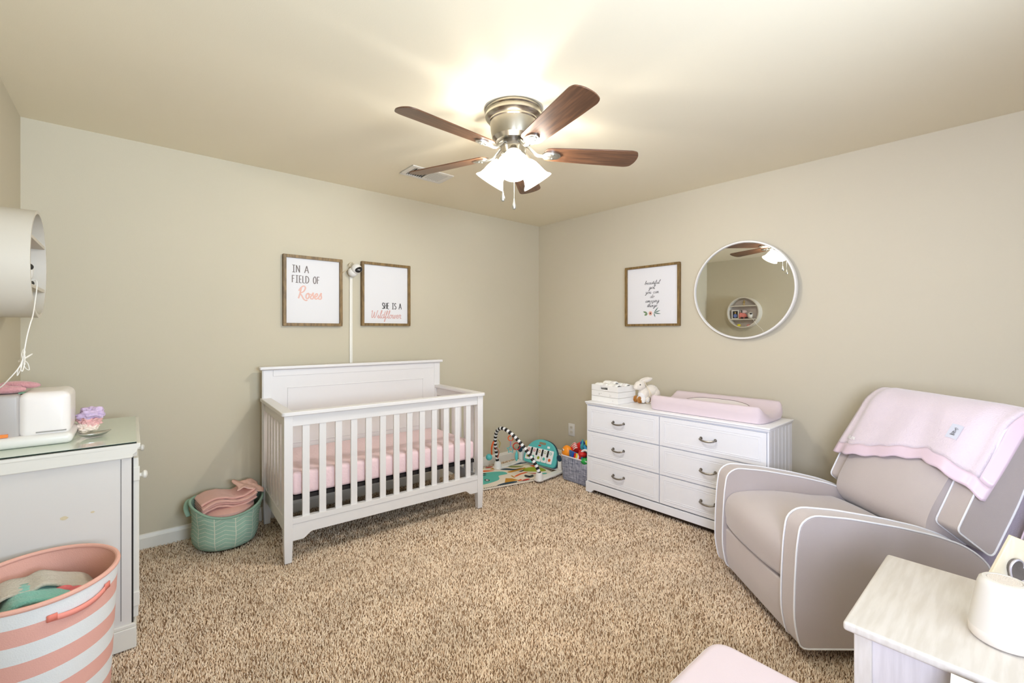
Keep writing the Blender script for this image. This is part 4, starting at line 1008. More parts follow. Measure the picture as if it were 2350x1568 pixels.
# washing inside
def fold_cloth(name, label, loc, rz, L_, Wd, h, m, seed, rolls=2.2, grp='folded washing in the striped hamper', cat='towel'):
    o = B()
    def f(u, v):
        a = v * rolls * pi; y = (v - .5) * Wd; z = h * (abs(sin(a)) ** .7) * (1 - .35 * abs(2 * u - 1) ** 3) + .012 * noise.noise(Vector((u * 4, v * 7, seed)))
        return ((u - .5) * L_ * (1 + .08 * sin(a + seed)), y, z)
    o.grid(f, 30, 44); ob = o.build(name, m, solid=.007, sang=180); ob.location = loc; ob.rotation_euler = (0, 0, rad(rz)); return tag(ob, label, cat, grp)
M_tl = mat('teal_towel', rgb(126, 190, 176), .95, bump=1, bscale=150, sheen=.4); M_gr = mat('grey_towel', rgb(192, 184, 168), .95, bump=1, bscale=150, sheen=.4); M_wt = mat('cream_towel', rgb(232, 216, 208), .95, bump=1, bscale=150, sheen=.4)
def slab(name, label, pts, wdt, th, m, base, rz, cat='towel', grp='washing in the striped hamper'):
    """a thick cloth seen edge-on: a folded line swept sideways"""
    L_ = smooth_line(pts, 5); o = B()
    o.grid(lambda u, v: (lambda p: (p[0], (v - .5) * wdt + .008 * noise.noise(Vector((p[0] * 12, v * 5, 3))), p[1] + .006 * noise.noise(Vector((p[0] * 15, v * 6, 1)))))(L_[min(len(L_) - 1, int(u * (len(L_) - 1) + .5))]), len(L_) - 1, 12)
    ob = o.build(name, m, solid=th, sang=180); ob.location = base; ob.rotation_euler = (0, 0, rad(rz)); return tag(ob, label, cat, grp)
slab('towel', 'grey folded towel arching over the hamper contents', [(-.16, .02), (-.14, .075), (-.08, .118), (-.03, .112), (.01, .122), (.07, .088), (.12, .060), (.15, .0)], .13, .010, M_gr, (HPX + .0, HPY + .055, .345), 10)
slab('towel', 'teal folded towel under the grey towel in the hamper', [(-.15, .03), (-.09, .035), (-.07, .085), (-.04, .112), (.03, .098), (.09, .07), (.14, .02)], .15, .013, M_tl, (HPX + .0, HPY - .02, .345), 8)
slab('towel', 'teal towel fold lying low at the left of the hamper', [(-.15, .0), (-.12, .04), (-.07, .045), (-.03, .02), (-.02, -.03)], .10, .012, M_tl, (HPX - .02, HPY - .06, .36), 0)
o = B()
for k in range(9): o.ball((random.uniform(-.05, .10), random.uniform(-.09, -.02), random.uniform(-.01, .03)), (random.uniform(.025, .04), random.uniform(.02, .035), random.uniform(.02, .03)), 14, 10)
ob = o.build('baby_clothes', M_wt); ob.location = (HPX, HPY, .385); tag(ob, 'cream baby clothes bundled at the front of the striped hamper', 'clothes')
o = B(); o.ball((.055, -.03, .02), (.03, .018, .02)); o.ball((.085, -.035, .01), (.03, .016, .02)); ob = o.build('pink_sock', mat('red_print', rgb(212, 110, 112), .9, var=.4, vscale=60)); ob.location = (HPX, HPY + .03, .405); tag(ob, 'small red and white sock between towels in the hamper', 'sock')
o = B(); o.lathe([(0, 0), (.14, 0), (.155, .15), (.15, .30), (.10, .34), (0, .35)], 32); ob = o.build('laundry_heap', M_wt); ob.location = (HPX, HPY, .014); ob.scale = (1, 1.15, 1); tag(ob, 'cream laundry heaped deep inside the striped hamper', 'laundry'); ob['kind'] = 'stuff'
# thin cord beside the hamper against the chest
t = thing('charging_cord', 'thin white cord loop in front of the chest side above the hamper', 'cord', (0, 0, 0))
o = B(); o.tube(smooth_line([(-.445, 2.30, .72), (-.40, 2.36, .69), (-.375, 2.38, .665), (-.368, 2.385, .62), (-.370, 2.385, .56), (-.385, 2.38, .53), (-.44, 2.37, .515)], 6), .0016, 6); o.build('cable', M_cord, t)

# ------------------------------------------------------------------ mint basket with pink blankets
def chevron_mat():
    m = mat('mint_chevron', rgb(156, 188, 168), .85, bump=.3, bscale=150, var=.06, vscale=14)
    n, l, b = nodes(m)
    tc = [x for x in n if x.type == 'TEX_COORD'][0]; sp = n.new('ShaderNodeSeparateXYZ'); l.new(tc.outputs['Object'], sp.inputs[0])
    def mth(op, a, b_=None, c=None):
        q = n.new('ShaderNodeMath'); q.operation = op
        for i, v in enumerate((a, b_, c)):
            if v is None: continue
            if isinstance(v, (int, float)): q.inputs[i].default_value = v
            else: l.new(v, q.inputs[i])
        return q.outputs[0]
    ang = mth('ARCTAN2', sp.outputs[1], sp.outputs[0])
    u = mth('MULTIPLY', ang, .19 / .055)          # vertical columns
    fr = mth('FRACT', u); zig = mth('PINGPONG', u, 1.0)
    zz = mth('DIVIDE', mth('ADD', sp.outputs[2], mth('MULTIPLY', zig, .020)), .0245)
    l1 = mth('LESS_THAN', mth('ABSOLUTE', mth('SUBTRACT', mth('FRACT', zz), .5)), .055)
    l2 = mth('LESS_THAN', mth('ABSOLUTE', mth('SUBTRACT', mth('FRACT', mth('MULTIPLY', u, .5)), .5)), .020)
    mk = mth('MAXIMUM', l1, l2)
    base = [x for x in n if x.type == 'MIX'][0]
    mx = n.new('ShaderNodeMix'); mx.data_type = 'RGBA'; mx.inputs[7].default_value = rgb(214, 216, 196)
    l.new(mk, mx.inputs[0]); l.new(base.outputs[2], mx.inputs[6]); l.new(mx.outputs[2], b.inputs['Base Color']); return m
M_mint = chevron_mat()
BX, BY = .452, 3.268
t = thing('fabric_basket', 'mint green chevron fabric basket with folded pink blankets, left of the crib', 'basket', (BX, BY, 0), 0)
def bring(r, z, amp, seed, n=72):
    out = []
    for k in range(n):
        a = 2 * pi * k / n; w_ = noise.noise(Vector((cos(a) * 1.5, sin(a) * 1.5, z * 8 + seed)))
        rr = r * (1 + amp * w_); out.append((min(rr * cos(a), .205), min(rr * sin(a), .21), z + (0 if z < .02 else (.030 * sin(a - .3) * z / .25 + .018 * cos(2 * a) * z / .25))))
    return out
o = B(); pr_ = [(.145, .002, .02), (.160, .012, .03), (.172, .04, .05), (.176, .08, .08), (.180, .13, .10), (.184, .18, .09), (.188, .22, .09), (.190, .248, .08)]
rg = [bring(r, z, a, 2) for r, z, a in pr_]
o.loft(rg, False); o.poly(rg[0]); o.build('fabric_body', M_mint, t, sang=180)
M_mint2 = mat('mint_plain', rgb(146, 176, 156), .9, bump=.3, bscale=120)
o = B(); rg2 = [[(p[0] * .965, p[1] * .965, p[2] + .001) for p in q] for q in rg[::-1]]; o.loft(rg2, False); o.poly(rg2[-1]); o.build('lining', M_mint2, t, sang=180)
o = B(); o.tube([(p[0] * .985, p[1] * .985, p[2]) for p in rg[-1]], .0075, 8, True); o.build('rolled_rim', M_mint2, t)
o = B(); o.tube(smooth_line([(-.19, .01, .20), (-.20, .05, .235), (-.185, .10, .262), (-.15, .13, .255), (-.14, .11, .22)], 5), .013, 8, flat=.45); o.build('handle', M_mint2, t)
M_pb = mat('salmon_blanket', rgb(230, 180, 166), .9, bump=.35, bscale=120, var=.04, sheen=.3)
GRP = 'folded pink blankets in the mint basket'
def layer(k, lab):
    z = .262 + .0145 * k
    o = B()
    def f(u, v):
        x = -.145 + .29 * u; s_ = .017 * sin((u * 1.15 - .08) * 2 * pi * .95 + .3) + .024 * u - .012
        return (x, -.095 + .20 * v + .008 * k * (1 if k % 2 else -.4) + .01 * noise.noise(Vector((u * 3, v * 3, k))), z + s_ - .02 + .004 * noise.noise(Vector((u * 8, v * 6, k))))
    o.grid(f, 30, 14); ob = o.build('folded_blanket', M_pb, solid=.0105, sang=180); ob.location = (BX, BY, 0); ob.rotation_euler = (0, 0, rad(6)); tag(ob, lab, 'blanket', GRP)
layer(0, 'folded pink blanket, lowest layer in the mint basket'); layer(1, 'folded pink blanket, second layer up in the mint basket'); layer(2, 'folded pink blanket, third layer up in the mint basket'); layer(3, 'folded pink blanket, topmost layer in the mint basket')
o = B(); o.grid(lambda u, v: (.05 + .145 * u + .01 * sin(v * 6), -.05 + .16 * v, .312 + .010 * sin(u * 7 + v * 2) - .045 * max(0, u - .6) / .4 + .02 * v + .006 * noise.noise(Vector((u * 6, v * 6, 9)))), 20, 14); ob = o.build('muslin_cloth', mat('pale_salmon', rgb(234, 192, 178), .9, bump=.3, bscale=120), solid=.004, sang=180); ob.location = (BX, BY, 0); tag(ob, 'loose pink muslin cloth rising at the right end of the basket', 'cloth')
o = B(); o.lathe([(0, .02), (.13, .03), (.150, .12), (.150, .215), (.12, .232), (.0, .236)], 24); ob = o.build('basket_filling', M_pb); ob.location = (BX, BY, 0); ob['kind'] = 'stuff'; tag(ob, 'pink cloth filling the inside of the mint basket', 'cloth')

# ------------------------------------------------------------------ play gym
GA = -12
GC = (2.60, 3.125)
def C8(n_, c): return mat(n_, c, .75, bump=.2, bscale=150)
K = dict(cream=C8('mat_cream', rgb(238, 226, 208)), teal=C8('mat_teal', rgb(92, 186, 172)), red=C8('mat_red', rgb(204, 44, 30)), orange=C8('mat_orange', rgb(230, 104, 44)), ochre=C8('mat_ochre', rgb(200, 142, 42)), navy=C8('mat_navy', rgb(30, 62, 82)), green=C8('mat_green', rgb(158, 172, 42)), dkred=C8('mat_maroon', rgb(120, 26, 34)), black=M_black, white=M_glassw, olive=C8('mat_olive', rgb(150, 160, 92)), grey=C8('mat_sand', rgb(212, 194, 172)))
KL = list(K)
t = thing('play_mat', 'rectangular baby play mat with bright animal shapes and dashed black border', 'play mat', (GC[0], GC[1], 0), GA)
o = B(); ML, MW = .80, .54
out = rounded([(-ML / 2, -MW / 2), (ML / 2, -MW / 2), (ML / 2, MW / 2), (-ML / 2, MW / 2)], .07, 6)
o.mi = KL.index('cream'); o.prism(out, .0, .012, 'z')
def shape(c, pts, z=.0124, scale=1, outline=True):
    P = smooth_line(pts, 4, True) if len(pts) > 4 else [Vector(p) for p in pts]
    o.mi = KL.index(c); o.poly([(p[0], p[1], z) for p in P])
def ell(c, x, y, rx, ry, a=0, z=.0128): o.mi = KL.index(c); o.poly([(x + rx * cos(q * pi / 8) * cos(a) - ry * sin(q * pi / 8) * sin(a), y + rx * cos(q * pi / 8) * sin(a) + ry * sin(q * pi / 8) * cos(a), z) for q in range(16)])
# black dashes round the edge
per = rounded([(-ML / 2 + .008, -MW / 2 + .008), (ML / 2 - .008, -MW / 2 + .008), (ML / 2 - .008, MW / 2 - .008), (-ML / 2 + .008, MW / 2 - .008)], .065, 6)
pts_ = []
for i in range(len(per)):
    a, c = Vector(per[i]), Vector(per[(i + 1) % len(per)]); L_ = (c - a).length; m_ = max(1, int(L_ / .002))
    pts_ += [(a.lerp(c, k / m_)) for k in range(m_)]
o.mi = KL.index('black')
for i in range(0, len(pts_) - 6, 8):
    a, c = pts_[i], pts_[i + 4]; d_ = (c - a).normalized(); n_ = Vector((-d_.y, d_.x)) * .008
    o.poly([(a.x + n_.x, a.y + n_.y, .0126), (c.x + n_.x, c.y + n_.y, .0126), (c.x - n_.x * 1.0, c.y - n_.y * 1.0, .0126), (a.x - n_.x * 1.0, a.y - n_.y * 1.0, .0126)])
shape('teal', [(-.37, -.10), (-.30, .06), (-.20, .10), (-.08, .09), (.0, .05), (.0, -.02), (-.09, -.03), (-.12, -.10), (-.16, -.14), (-.26, -.17), (-.33, -.17)])
ell('black', -.205, .045, .026, .010); ell('black', -.235, -.090, .022, .030); ell('white', -.235, -.09, .012, .016, z=.0131)
shape('red', [(-.36, .10), (-.27, .13), (-.20, .11), (-.16, .075), (-.24, .085), (-.33, .07)]); shape('orange', [(-.20, .19), (-.12, .16), (-.06, .12), (-.14, .125), (-.20, .15)])
shape('orange', [(.02, -.115), (.09, -.07), (.17, -.055), (.18, -.075), (.10, -.095), (.04, -.125)]); shape('red', [(.03, -.235), (.09, -.22), (.11, -.24), (.07, -.255), (.03, -.25)]) 
shape('ochre', [(-.08, .18), (.02, .215), (.10, .20), (.06, .16), (-.03, .15)]); shape('ochre', [(.03, .03), (.15, .06), (.24, .07), (.20, .03), (.10, .005), (.04, .0)]); shape('ochre', [(-.13, -.22), (-.07, -.12), (-.02, -.15), (.01, -.225)]); shape('ochre', [(.0, -.08), (.018, -.08), (.012, -.16), (.0, -.14)])
shape('navy', [(.0, .12), (.07, .13), (.14, .07), (.22, .085), (.12, .045), (.04, .085)]); shape('navy', [(-.22, -.258), (-.16, -.225), (-.06, -.222), (-.02, -.24), (-.06, -.262)]); shape('olive', [(.10, .20), (.16, .17), (.25, .12), (.19, .10), (.12, .13)])
shape('dkred', [(.12, .24), (.20, .255), (.17, .19), (.12, .19)]); shape('navy', [(.16, .19), (.22, .235), (.28, .22), (.34, .19), (.26, .185)]); shape('dkred', [(.33, .23), (.385, .24), (.385, .20)])
shape('green', [(.17, -.01), (.23, .05), (.33, .04), (.37, -.02), (.36, -.11), (.28, -.10), (.22, -.06)]); shape('black', [(.12, -.01), (.18, .01), (.18, -.015), (.14, -.03)]); shape('orange', [(.30, .10), (.36, .10), (.37, .05), (.32, .04)]); shape('grey', [(.26, .17), (.38, .16), (.37, .12), (.25, .13)])
shape('black', [(.10, -.16), (.13, -.12), (.15, -.16), (.19, -.15), (.17, -.20), (.12, -.21)]); shape('white', [(.13, -.165), (.145, -.15), (.15, -.18), (.135, -.19)]); shape('red', [(.17, -.10), (.24, -.12), (.26, -.16), (.21, -.13)]); shape('navy', [(.22, -.16), (.26, -.15), (.25, -.19)]); shape('orange', [(-.0, -.215), (.04, -.205), (.03, -.245), (-.01, -.24)])
ell('teal', .30, -.17, .03, .02); ell('black', .31, -.205, .016, .012); ell('red', -.06, .235, .04, .016); ell('green', -.16, .225, .04, .018)
o.build('quilted_mat', [K[k] for k in KL], t, smooth=False)

gym = thing('baby_gym', 'white-footed baby gym arch, black and white striped, with kick piano', 'baby gym', (2.60, 3.03, 0), 7)
def rel(x, y, z): return (x - 2.60, y - 3.03, z)
M_gw = mat('gym_white', rgb(238, 236, 232), .35)
o = B()
for (x, y) in ((2.655, 2.775), (2.655, 3.275)):
    o.lathe([(0, .012), (.036, .012), (.036, .045), (.027, .080), (.024, .082), (0, .082)], 24, rel(x, y, 0))
    o.prism(rounded([rel(x - .035, y - .035, 0)[:2], rel(3.03, y - .035, 0)[:2], rel(3.03, y + .035, 0)[:2], rel(x - .035, y + .035, 0)[:2]], .02, 4), .0135, .030, 'z')
o.bx(*[v for v in (rel(2.98, 0, 0)[0], rel(3.03, 0, 0)[0])], rel(0, 2.775, 0)[1], rel(0, 3.275, 0)[1], .0135, .026)
o.build('base', M_gw, gym, bevel=.004)
for y in (2.785, 3.265):
    o = B(); o.prism(rounded([rel(2.96, 0, 0)[0:1] + (.028,), rel(3.03, 0, 0)[0:1] + (.028,), rel(3.005, 0, 0)[0:1] + (.16,), rel(2.96, 0, 0)[0:1] + (.17,)], .02, 4), rel(0, y - .02, 0)[1], rel(0, y + .02, 0)[1], 'y')
    u_ = o.build('upright', M_gw, gym, bevel=.006)
    o = B(); o.lathe([(0, .0), (.028, .0), (.030, .006), (.020, .016), (.012, .012), (0, .010)], 24, M=Matrix.Translation(rel(2.982, y, .140)) @ Matrix.Rotation(rad(-90), 4, 'Y') @ Matrix.Translation((0, 0, .016))); o.build('knob', K['navy'], u_)
# arch: black and white bands
arch = smooth_line([rel(2.662, 2.775, .07), rel(2.645, 2.80, .14), rel(2.615, 2.86, .24), rel(2.575, 2.95, .35), rel(2.545, 3.03, .415), rel(2.540, 3.11, .435), rel(2.555, 3.19, .39), rel(2.59, 3.245, .28), rel(2.635, 3.27, .15), rel(2.655, 3.275, .07)], 12)
acl = [0]
for i in range(1, len(arch)): acl.append(acl[-1] + (arch[i] - arch[i - 1]).length)
def archp(s_):
    for i in range(1, len(acl)):
        if acl[i] >= s_: return arch[i - 1].lerp(arch[i], (s_ - acl[i - 1]) / (acl[i] - acl[i - 1]))
    return arch[-1]
o = B(); nb = 46
for k in range(nb):
    o.mi = k % 2; a_, b_ = acl[-1] * k / nb, acl[-1] * (k + 1) / nb
    o.tube([archp(a_), archp((a_ + b_) / 2), archp(b_)], .0160, 12)
o.build('striped_arch', [K['black'], K['white']], gym, sang=60)
# toys hanging from it
M_link = mat('orange_link', rgb(226, 96, 40), .4); M_rl = mat('red_link', rgb(190, 44, 36), .4); M_tl2 = mat('teal_toy', rgb(92, 190, 190), .4); M_lil = mat('lilac_link', rgb(150, 140, 200), .4); M_yt = mat('yellow_toy', rgb(206, 180, 70), .6)
ap = archp(acl[-1] * .44)
def ring3(c, r, th, m, name, parent, sc=(1, 1, 1)):
    o = B(); o.tube([(c[0] + r * sc[0] * cos(q * pi / 12) * .65, c[1] - r * sc[0] * cos(q * pi / 12) * .76, c[2] + r * sc[2] * sin(q * pi / 12)) for q in range(24)], th, 8, True); return o.build(name, m, parent)
c1 = Vector(ap) + Vector((0, 0, -.045)); ring3(c1, .022, .005, M_link, 'link_ring', gym)
o = B(); o.tube([c1 + Vector((0, 0, -.015)), c1 + Vector((0, 0, -.075))], .006, 8, flat=.6); o.build('lilac_strap', M_lil, gym)
o = B(); P = []
for q in range(10): a_ = pi / 2 + q * pi / 5; rr = .034 if q % 2 == 0 else .017; P.append(c1 + Vector((rr * cos(a_) * .65, -rr * cos(a_) * .76, -.098 + rr * sin(a_))))
o.tube(P, .0048, 8, True); o.build('star_ring', M_tl2, gym)
ap2 = archp(acl[-1] * .335); c2 = Vector(ap2) + Vector((-.01, .02, -.045)); ring3(c2, .030, .0048, M_rl, 'link_ring', gym)
o = B(); o.ball(c2 + Vector((0, 0, -.088)), (.017, .012, .042)); o.tube([c2 + Vector((0, 0, -.02)), c2 + Vector((0, 0, -.06))], .004, 8); o.build('leaf_rattle', M_tl2, gym)
ap3 = archp(acl[-1] * .76)
o = B(); o.ball(Vector(ap3) + Vector((-.050, .03, -.145)), .030); o.build('teal_ball', M_tl2, gym)
o = B(); o.tube(smooth_line([Vector(ap3) + Vector(q) for q in ((-.02, 0, .0), (-.045, 0, -.05), (-.035, .01, -.12))], 4), .010, 8, flat=.4); o.build('fabric_strip', M_link, gym)
o = B(); o.tube(smooth_line([Vector(ap3) + Vector(q) for q in ((.02, -.02, .01), (.035, -.03, -.02), (.02, -.03, -.06))], 4), .008, 8, flat=.4); o.build('fabric_strip', M_yt, gym)
o = B(); o.tube(smooth_line([Vector(ap3) + Vector(q) for q in ((.0, -.0, -.06), (.03, -.02, -.10), (.02, -.01, -.16))], 4), .012, 8, flat=.3); o.build('fabric_strip', C8('pink_strip', rgb(206, 120, 96)), gym)
# piano
PT = Matrix.Translation(rel(2.995, 3.035, .115)) @ Matrix.Rotation(rad(-90), 4, 'Z') @ Matrix.Rotation(rad(-22), 4, 'X')
o = B(); outl = rounded([(-.19, -.09), (.20, -.09), (.20, .03), (.13, .125), (.0, .155), (-.12, .125), (-.19, .03)], [.04, .04, .06, .07, .08, .07, .06], 5)
o.prism(outl, -.012, .016, 'y', M=PT); pn = o.build('piano_board', M_tl2, gym, bevel=.006)
o = B(); o.prism([(p[0] * 1.02, p[1] * 1.03) for p in outl], .0165, .030, 'y', M=PT); o.build('piano_back', K['navy'], gym, bevel=.003)
o = B(); o.prism(rounded([(-.035, .100), (.045, .100), (.045, .122), (-.035, .122)], .01, 4), -.0135, -.0118, 'y', M=PT); o.build('handle_slot', mat('slot_shadow', rgb(150, 132, 104), .8), pn)
for k in range(5):
    x0 = -.165 + k * .066; o = B(); o.prism(rounded([(x0, -.062), (x0 + .061, -.062), (x0 + .061, .060), (x0, .060)], .010, 3), -.019, -.0125, 'y', M=PT); ky = o.build('piano_key', M_glassw, pn, bevel=.002)
    o = B(); cc = ('red', 'red', 'ochre', 'olive', 'teal')[k]; o.tube([PT @ Vector((x0 + .030 + .011 * cos(q * pi / 6), -.0202, .032 + .011 * sin(q * pi / 6))) for q in range(12)], .0022, 5, True); o.build('key_symbol', K[cc], ky)
    o = B(); cc = ('green', 'teal', 'green', 'teal', 'orange')[k]; o.lathe([(0, 0), (.015, 0), (.014, .0012), (0, .0014)], 14, M=PT @ Matrix.Translation((x0 + .030, -.0192, -.028)) @ My); o.build('key_picture', K[cc], ky)
for k in range(4):
    x0 = -.108 + k * .066; o = B(); o.prism(rounded([(x0, -.008), (x0 + .018, -.008), (x0 + .018, .055), (x0, .055)], .005, 3), -.0245, -.0190, 'y', M=PT); o.build('black_key', M_black, pn, bevel=.0015)
o = B(); o.prism([(.07, .075), (.10, .075), (.10, .095), (.07, .095)], -.0135, -.0122, 'y', M=PT); o.build('printed_logo', M_glassw, pn)
o = B(); o.prism([(-.04, .080), (-.008, .080), (-.008, .092), (-.04, .092)], -.0135, -.0122, 'y', M=PT); o.build('red_badge', K['red'], pn)

# ------------------------------------------------------------------ toy bin
def linen_mat():
    m = mat('grey_linen', rgb(150, 154, 172), .9, bump=.5, bscale=300)
    n, l, b = nodes(m); tc = [x for x in n if x.type == 'TEX_COORD'][0]
    outs = []
    for sc_ in ((14, 14, 240), (240, 240, 14)):
        mp = n.new('ShaderNodeMapping'); mp.inputs['Scale'].default_value = sc_; l.new(tc.outputs['Object'], mp.inputs[0])
        nz = n.new('ShaderNodeTexNoise'); nz.inputs['Scale'].default_value = 1; nz.inputs['Detail'].default_value = 3; l.new(mp.outputs[0], nz.inputs[0]); outs.append(nz.outputs[0])
    ad = n.new('ShaderNodeMath'); ad.operation = 'ADD'; l.new(outs[0], ad.inputs[0]); l.new(outs[1], ad.inputs[1])
    cr = n.new('ShaderNodeValToRGB'); cr.color_ramp.elements[0].position = .40; cr.color_ramp.elements[0].color = rgb(96, 102, 124); cr.color_ramp.elements[1].position = .62; cr.color_ramp.elements[1].color = rgb(206, 208, 222)
    h = n.new('ShaderNodeMath'); h.operation = 'MULTIPLY'; h.inputs[1].default_value = .5; l.new(ad.outputs[0], h.inputs[0]); l.new(h.outputs[0], cr.inputs[0]); l.new(cr.outputs[0], b.inputs['Base Color']); return m
t = thing('toy_bin', 'grey woven fabric bin heaped with toys, between the baby gym and dresser', 'toy bin', (2.895, 2.420, 0), -90)
BW, BD, BH = .312, .27, .212       # local x along world -y ; placed from the dresser end to the gym
o = B(); 
def rect(x0, x1, y0, y1, z, r=.03): return [(p[0], p[1], z) for p in rounded([(x0, y0), (x1, y0), (x1, y1), (x0, y1)], r, 4)]
x0 = -BW
rg = [rect(x0 + .012, -.012, .012, BD - .012, .001), rect(x0 + .008, -.006, .008, BD - .008, .01), rect(x0, 0, 0, BD, BH)]
o.loft(rg, False); o.poly(rg[0]); o.build('woven_body', linen_mat(), t, sang=50)
o = B(); rg3 = [rect(x0 + .004, -.004, .004, BD - .004, BH), rect(x0 + .012, -.010, .012, BD - .012, .006)]; o.loft(rg3, False); o.poly(rg3[-1]); o.build('lining', mat('bin_lining', rgb(210, 202, 200), .9), t, sang=50)
o = B(); o.tube(rect(x0 + .002, -.002, .002, BD - .002, BH), .0065, 8, True); o.build('rim', mat('bin_rim', rgb(222, 216, 220), .8), t)
TOYG = 'toys heaped in the grey fabric bin'
def bw(x, y, z): return (2.895 + y, 2.420 - x, z)     # bin local -> world
def toy(name, label, fn, m, loc, rot=(0, 0, 0), cat='toy'):
    o = B(); fn(o); ob = o.build(name, m, sang=50); ob.location = loc; ob.rotation_euler = [rad(a) for a in rot]; return tag(ob, label, cat, TOYG)
def plain(n_, c): return mat(n_, c, .4)
M_or = plain('toy_orange', rgb(244, 148, 30)); M_rd = plain('toy_red', rgb(206, 36, 34)); M_bl = plain('toy_blue', rgb(34, 84, 176)); M_cy = plain('toy_cyan', rgb(40, 140, 190)); M_gn = plain('toy_green', rgb(40, 156, 72)); M_ye = plain('toy_yellow', rgb(238, 206, 60)); M_wh = plain('toy_white', rgb(240, 238, 236))
f_ = lambda L: (lambda o: [o.ball(c, r) for c, r in L])
ot = toy('toy_fish', 'orange rounded toy with one eye at the left of the bin', f_([((0, 0, 0), (.040, .052, .058)), ((0, .01, -.04), (.036, .055, .05))]), M_or, bw(-.275, .050, .235))
o = B(); o.ball((-.038, .012, .022), (.006, .009, .009), 12, 8); o.build('eye', M_wh, ot); o = B(); o.ball((-.043, .012, .022), (.003, .005, .005), 10, 6); o.build('pupil', M_black, ot)
toy('toy_car', 'red rounded toy behind the orange toy in the bin', f_([((0, 0, 0), (.06, .05, .045)), ((.02, -.03, .02), (.03, .04, .04))]), M_rd, bw(-.225, .120, .262))
toy('toy_strip', 'white striped toy strip above the orange toy', lambda o: o.rbx(-.04, .04, -.012, .012, -.03, .03, .006, 3), stripe_mat('red_white_stripe', rgb(214, 60, 50), rgb(240, 236, 232), .016, 0), bw(-.215, .075, .285), (0, 35, 70))
toy('toy_ball', 'small blue ball on top of the toys in the bin', f_([((0, 0, 0), .022)]), M_bl, bw(-.165, .130, .318))
toy('rattle', 'teal round rattle resting on the bin toys', lambda o: (o.ball((0, 0, 0), (.030, .022, .034)), o.tube([(.03 * cos(k), 0, .02 + .04 * sin(k)) for k in [q * .52 for q in range(12)]], .007, 8, True)), plain('toy_teal', rgb(60, 160, 170)), bw(-.130, .090, .300), (0, 0, 40))
toy('teething_ring', 'yellow and green teething ring at the back of the bin', lambda o: o.tube([(.045 * cos(q * pi / 12), .045 * sin(q * pi / 12), 0) for q in range(24)], .013, 8, True), M_ye, bw(-.075, .130, .318), (40, 20, 0))
toy('stacking_ring', 'blue stacking ring tilted over the bin toys', lambda o: o.tube([(.040 * cos(q * pi / 12), .040 * sin(q * pi / 12), 0) for q in range(24)], .014, 8, True), M_cy, bw(-.070, .085, .285), (50, 10, 30))
toy('toy_sorter', 'orange shape sorter lid at the top of the bin', lambda o: o.rbx(-.035, .035, -.03, .03, -.012, .012, .010, 3), plain('toy_coral', rgb(226, 100, 44)), bw(-.085, .165, .345), (20, 15, 20))
toy('toy_phone', 'red and white toy phone in the middle of the bin', f_([((0, 0, 0), (.050, .04, .028)), ((.03, .02, .01), (.03, .03, .028))]), M_rd, bw(-.095, .050, .250), (0, 10, 20))
toy('toy_arch', 'white curved toy handle at the right of the bin', lambda o: o.tube(smooth_line([(0, -.05, -.03), (0, -.035, .02), (0, 0, .04), (0, .035, .02), (0, .05, -.03)], 5), .010, 8), M_wh, bw(-.055, .040, .255), (0, 0, 10))
toy('board_book', 'multicoloured striped board book standing at the bin front', lambda o: o.rbx(-.075, .075, -.006, .006, -.045, .045, .003, 2), None or mat('book_stripes', rgb(60, 110, 170), .5), bw(-.150, .028, .215), (10, 8, -90))
for i_, (cx_, mm_) in enumerate(((-.180, M_bl), (-.155, M_rd), (-.135, M_ye), (-.115, M_wh), (-.098, M_rd))):
    toy('toy_peg', ['blue', 'red', 'yellow', 'white', 'dark red'][i_] + ' peg standing in the row at the bin front', lambda o: o.rbx(-.008, .008, -.006, .006, -.04, .04, .003, 2), mm_, bw(cx_, .014, .218), (0, 12, -90))
toy('toy_frog', 'green smooth toy poking out at the right front of the bin', f_([((0, 0, 0), (.03, .045, .03)), ((0, -.03, .01), (.02, .02, .03))]), M_gn, bw(-.045, .022, .205), (0, 0, 0))
toy('toy_paddle', 'dark navy paddle sticking up at the right of the bin', lambda o: (o.rbx(-.004, .004, -.010, .010, -.05, .05, .003, 2), o.ball((0, 0, .05), (.006, .016, .022))), plain('toy_navy', rgb(26, 34, 54)), bw(-.020, .080, .33), (8, 0, 0))
o = B()
rr_ = random.Random(3); 
for k in range(26):
    o.mi = k % 5; o.ball((2.895 + rr_.uniform(.06, BD - .06), 2.42 + rr_.uniform(.06, BW - .06), rr_.uniform(.05, .195)), rr_.uniform(.03, .042), 12, 8)
ob = o.build('toy_heap', [M_rd, M_bl, M_gn, M_ye, M_wh], sang=60); ob['kind'] = 'stuff'; tag(ob, 'jumble of coloured toys filling the grey bin below the top ones', 'toys')

# ------------------------------------------------------------------ pink ottoman at the bottom edge
t = thing('ottoman', 'pale pink padded ottoman with white piping in front of the nightstand', 'ottoman', (1.02, .34, 0), 0)
ol = rounded([(-.30, -.20), (.268, -.20), (.268, .262), (-.30, .262)], .055, 8)
def oring(s_, z, bulge=0): return [(p[0] * s_, p[1] * s_, z) for p in ol]
o = B(); o.loft([oring(.96, .06), oring(.985, .10), oring(1.0, .25), oring(.995, .395)]); o.build('upholstered_body', M_pad, t, sang=60)
o = B(); rs = [oring(.995, .398)]
for k in range(1, 9): a_ = k / 8 * pi / 2; rs.append([(p[0] * (1 - .0 - (1 - cos(a_)) * .10), p[1] * (1 - (1 - cos(a_)) * .10), .398 + .024 * sin(a_)) for p in ol])
o.loft(rs); o.build('cushion_top', M_pad, t, sang=70)
o = B(); o.tube([(p[0], p[1], z) for p, z in ((q, .398) for q in ol)], .0048, 8, True); o.build('piping', M_pipe, t)
